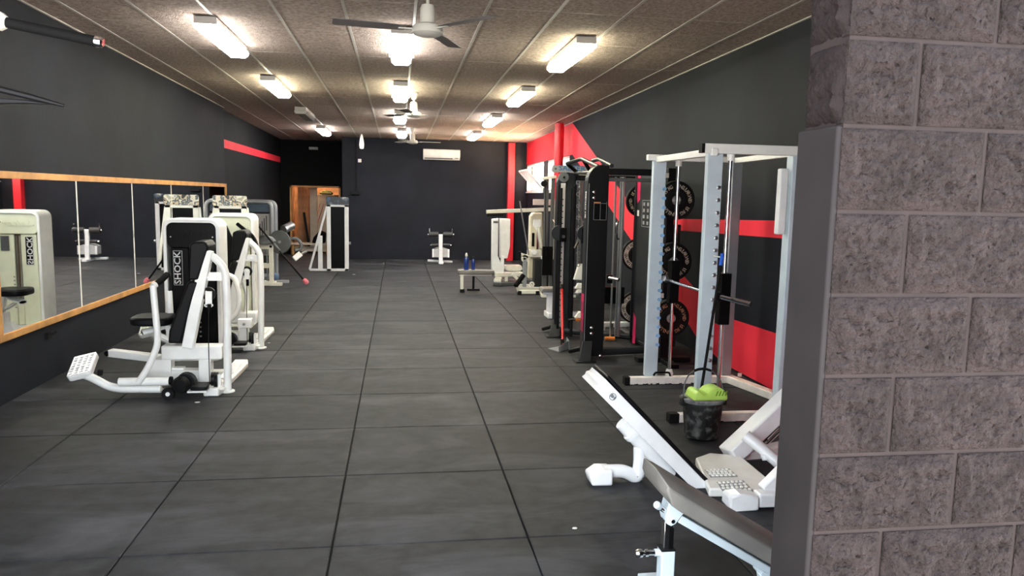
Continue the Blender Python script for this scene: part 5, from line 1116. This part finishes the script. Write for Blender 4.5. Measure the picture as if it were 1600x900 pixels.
q = at(1193, 893, Y+.1); MB().cyl(q+V(0, -.03, 0), q+V(0, .06, 0), .022, 14).build('pivot', 'bluegrey', t); MB().bar(q, V(q.x+.02, Y+.10, .05), .05, .05, (1, 0, 0)).build('rear_post', 'bluegrey', t, bevel=.005)

# ================================================================== PULL-UP STAND, mostly left of the frame
Y = 3.0; a, b = at(10, 35, Y), at(157, 66, Y)
t = thing('pull_up_stand', 'black pull-up stand with a rubber gripped handle under the ceiling edge', 'gym rack', (-1.62, Y, 0))
d_ = (b-a).normalized(); MB().cyl(a, b-d_*.015, .0185, 16).build('grip', 'foam', t); MB().lathe([(.019, 0), (.0205, .004), (.0205, .022), (.014, .028)], b-d_*.018, d_, 16).build('end_cap', 'chrome', t)
MB().lathe([(.022, -.01), (.036, -.03), (.036, -.06), (.028, -.09)], a+d_*.012, d_, 6).build('lock_nut', 'ivory', t, bevel=.003)
MB().bb((-1.67, Y-.05, 0), (-1.57, Y+.05, 2.45)).build('post', 'satin', t, bevel=.006); MB().cyl(a-d_*.07, V(-1.6, Y, a.z+.05), .02, 12).build('handle_stem', 'satin', t)
MB().bb((-1.95, Y-.06, 0), (-1.45, Y+.06, .05)).build('foot', 'satin', t, bevel=.006); MB().bb((-1.68, Y-.4, 0), (-1.56, Y+.4, .05)).build('foot', 'satin', t, bevel=.006)
c0, c1 = at(101, 165.5, Y), at(-60, 125, Y)
br = MB(); br.tube([c0, at(50, 152, Y), c1], [.006, .012, .014], 8); br.build('support_arm', 'satin', t); br = MB(); br.ext([at(88, 163, Y), at(40, 156, Y), at(-80, 148, Y), at(-80, 162, Y), at(40, 161.5, Y)], (0, .04, 0)); br.build('arm_gusset', 'satin', t, bevel=.003); MB().bar(at(-50, 128, Y), V(-1.6, Y, at(-50, 128, Y).z), .03, .05).build('arm_stem', 'satin', t)

# ================================================================== SCRAPS ON THE FLOOR
for k, (x, y, r, l) in enumerate(((308, 629, .018, 'white paper scrap on the floor in front of the black press machine'), (553, 429, .03, 'white scrap on the floor beside the weight tower by the doorway'), (420, 536, .012, 'tiny white scrap on the floor beside the cream press machine'), (898, 826, .012, 'tiny white scrap on the floor in front of the curved white leg'))):
    g = gnd(x, y, .001); rs = random.Random(k)
    o = MB().ext([g+V(r*(1+.4*rs.random())*math.cos(a_), r*.8*math.sin(a_), .001) for a_ in (0, 1.1, 2.3, 3.4, 4.6, 5.5)], (0, 0, .004)).build('paper_scrap', 'letter'); tag(recentre(o), l, 'scrap', 'scraps on the floor')
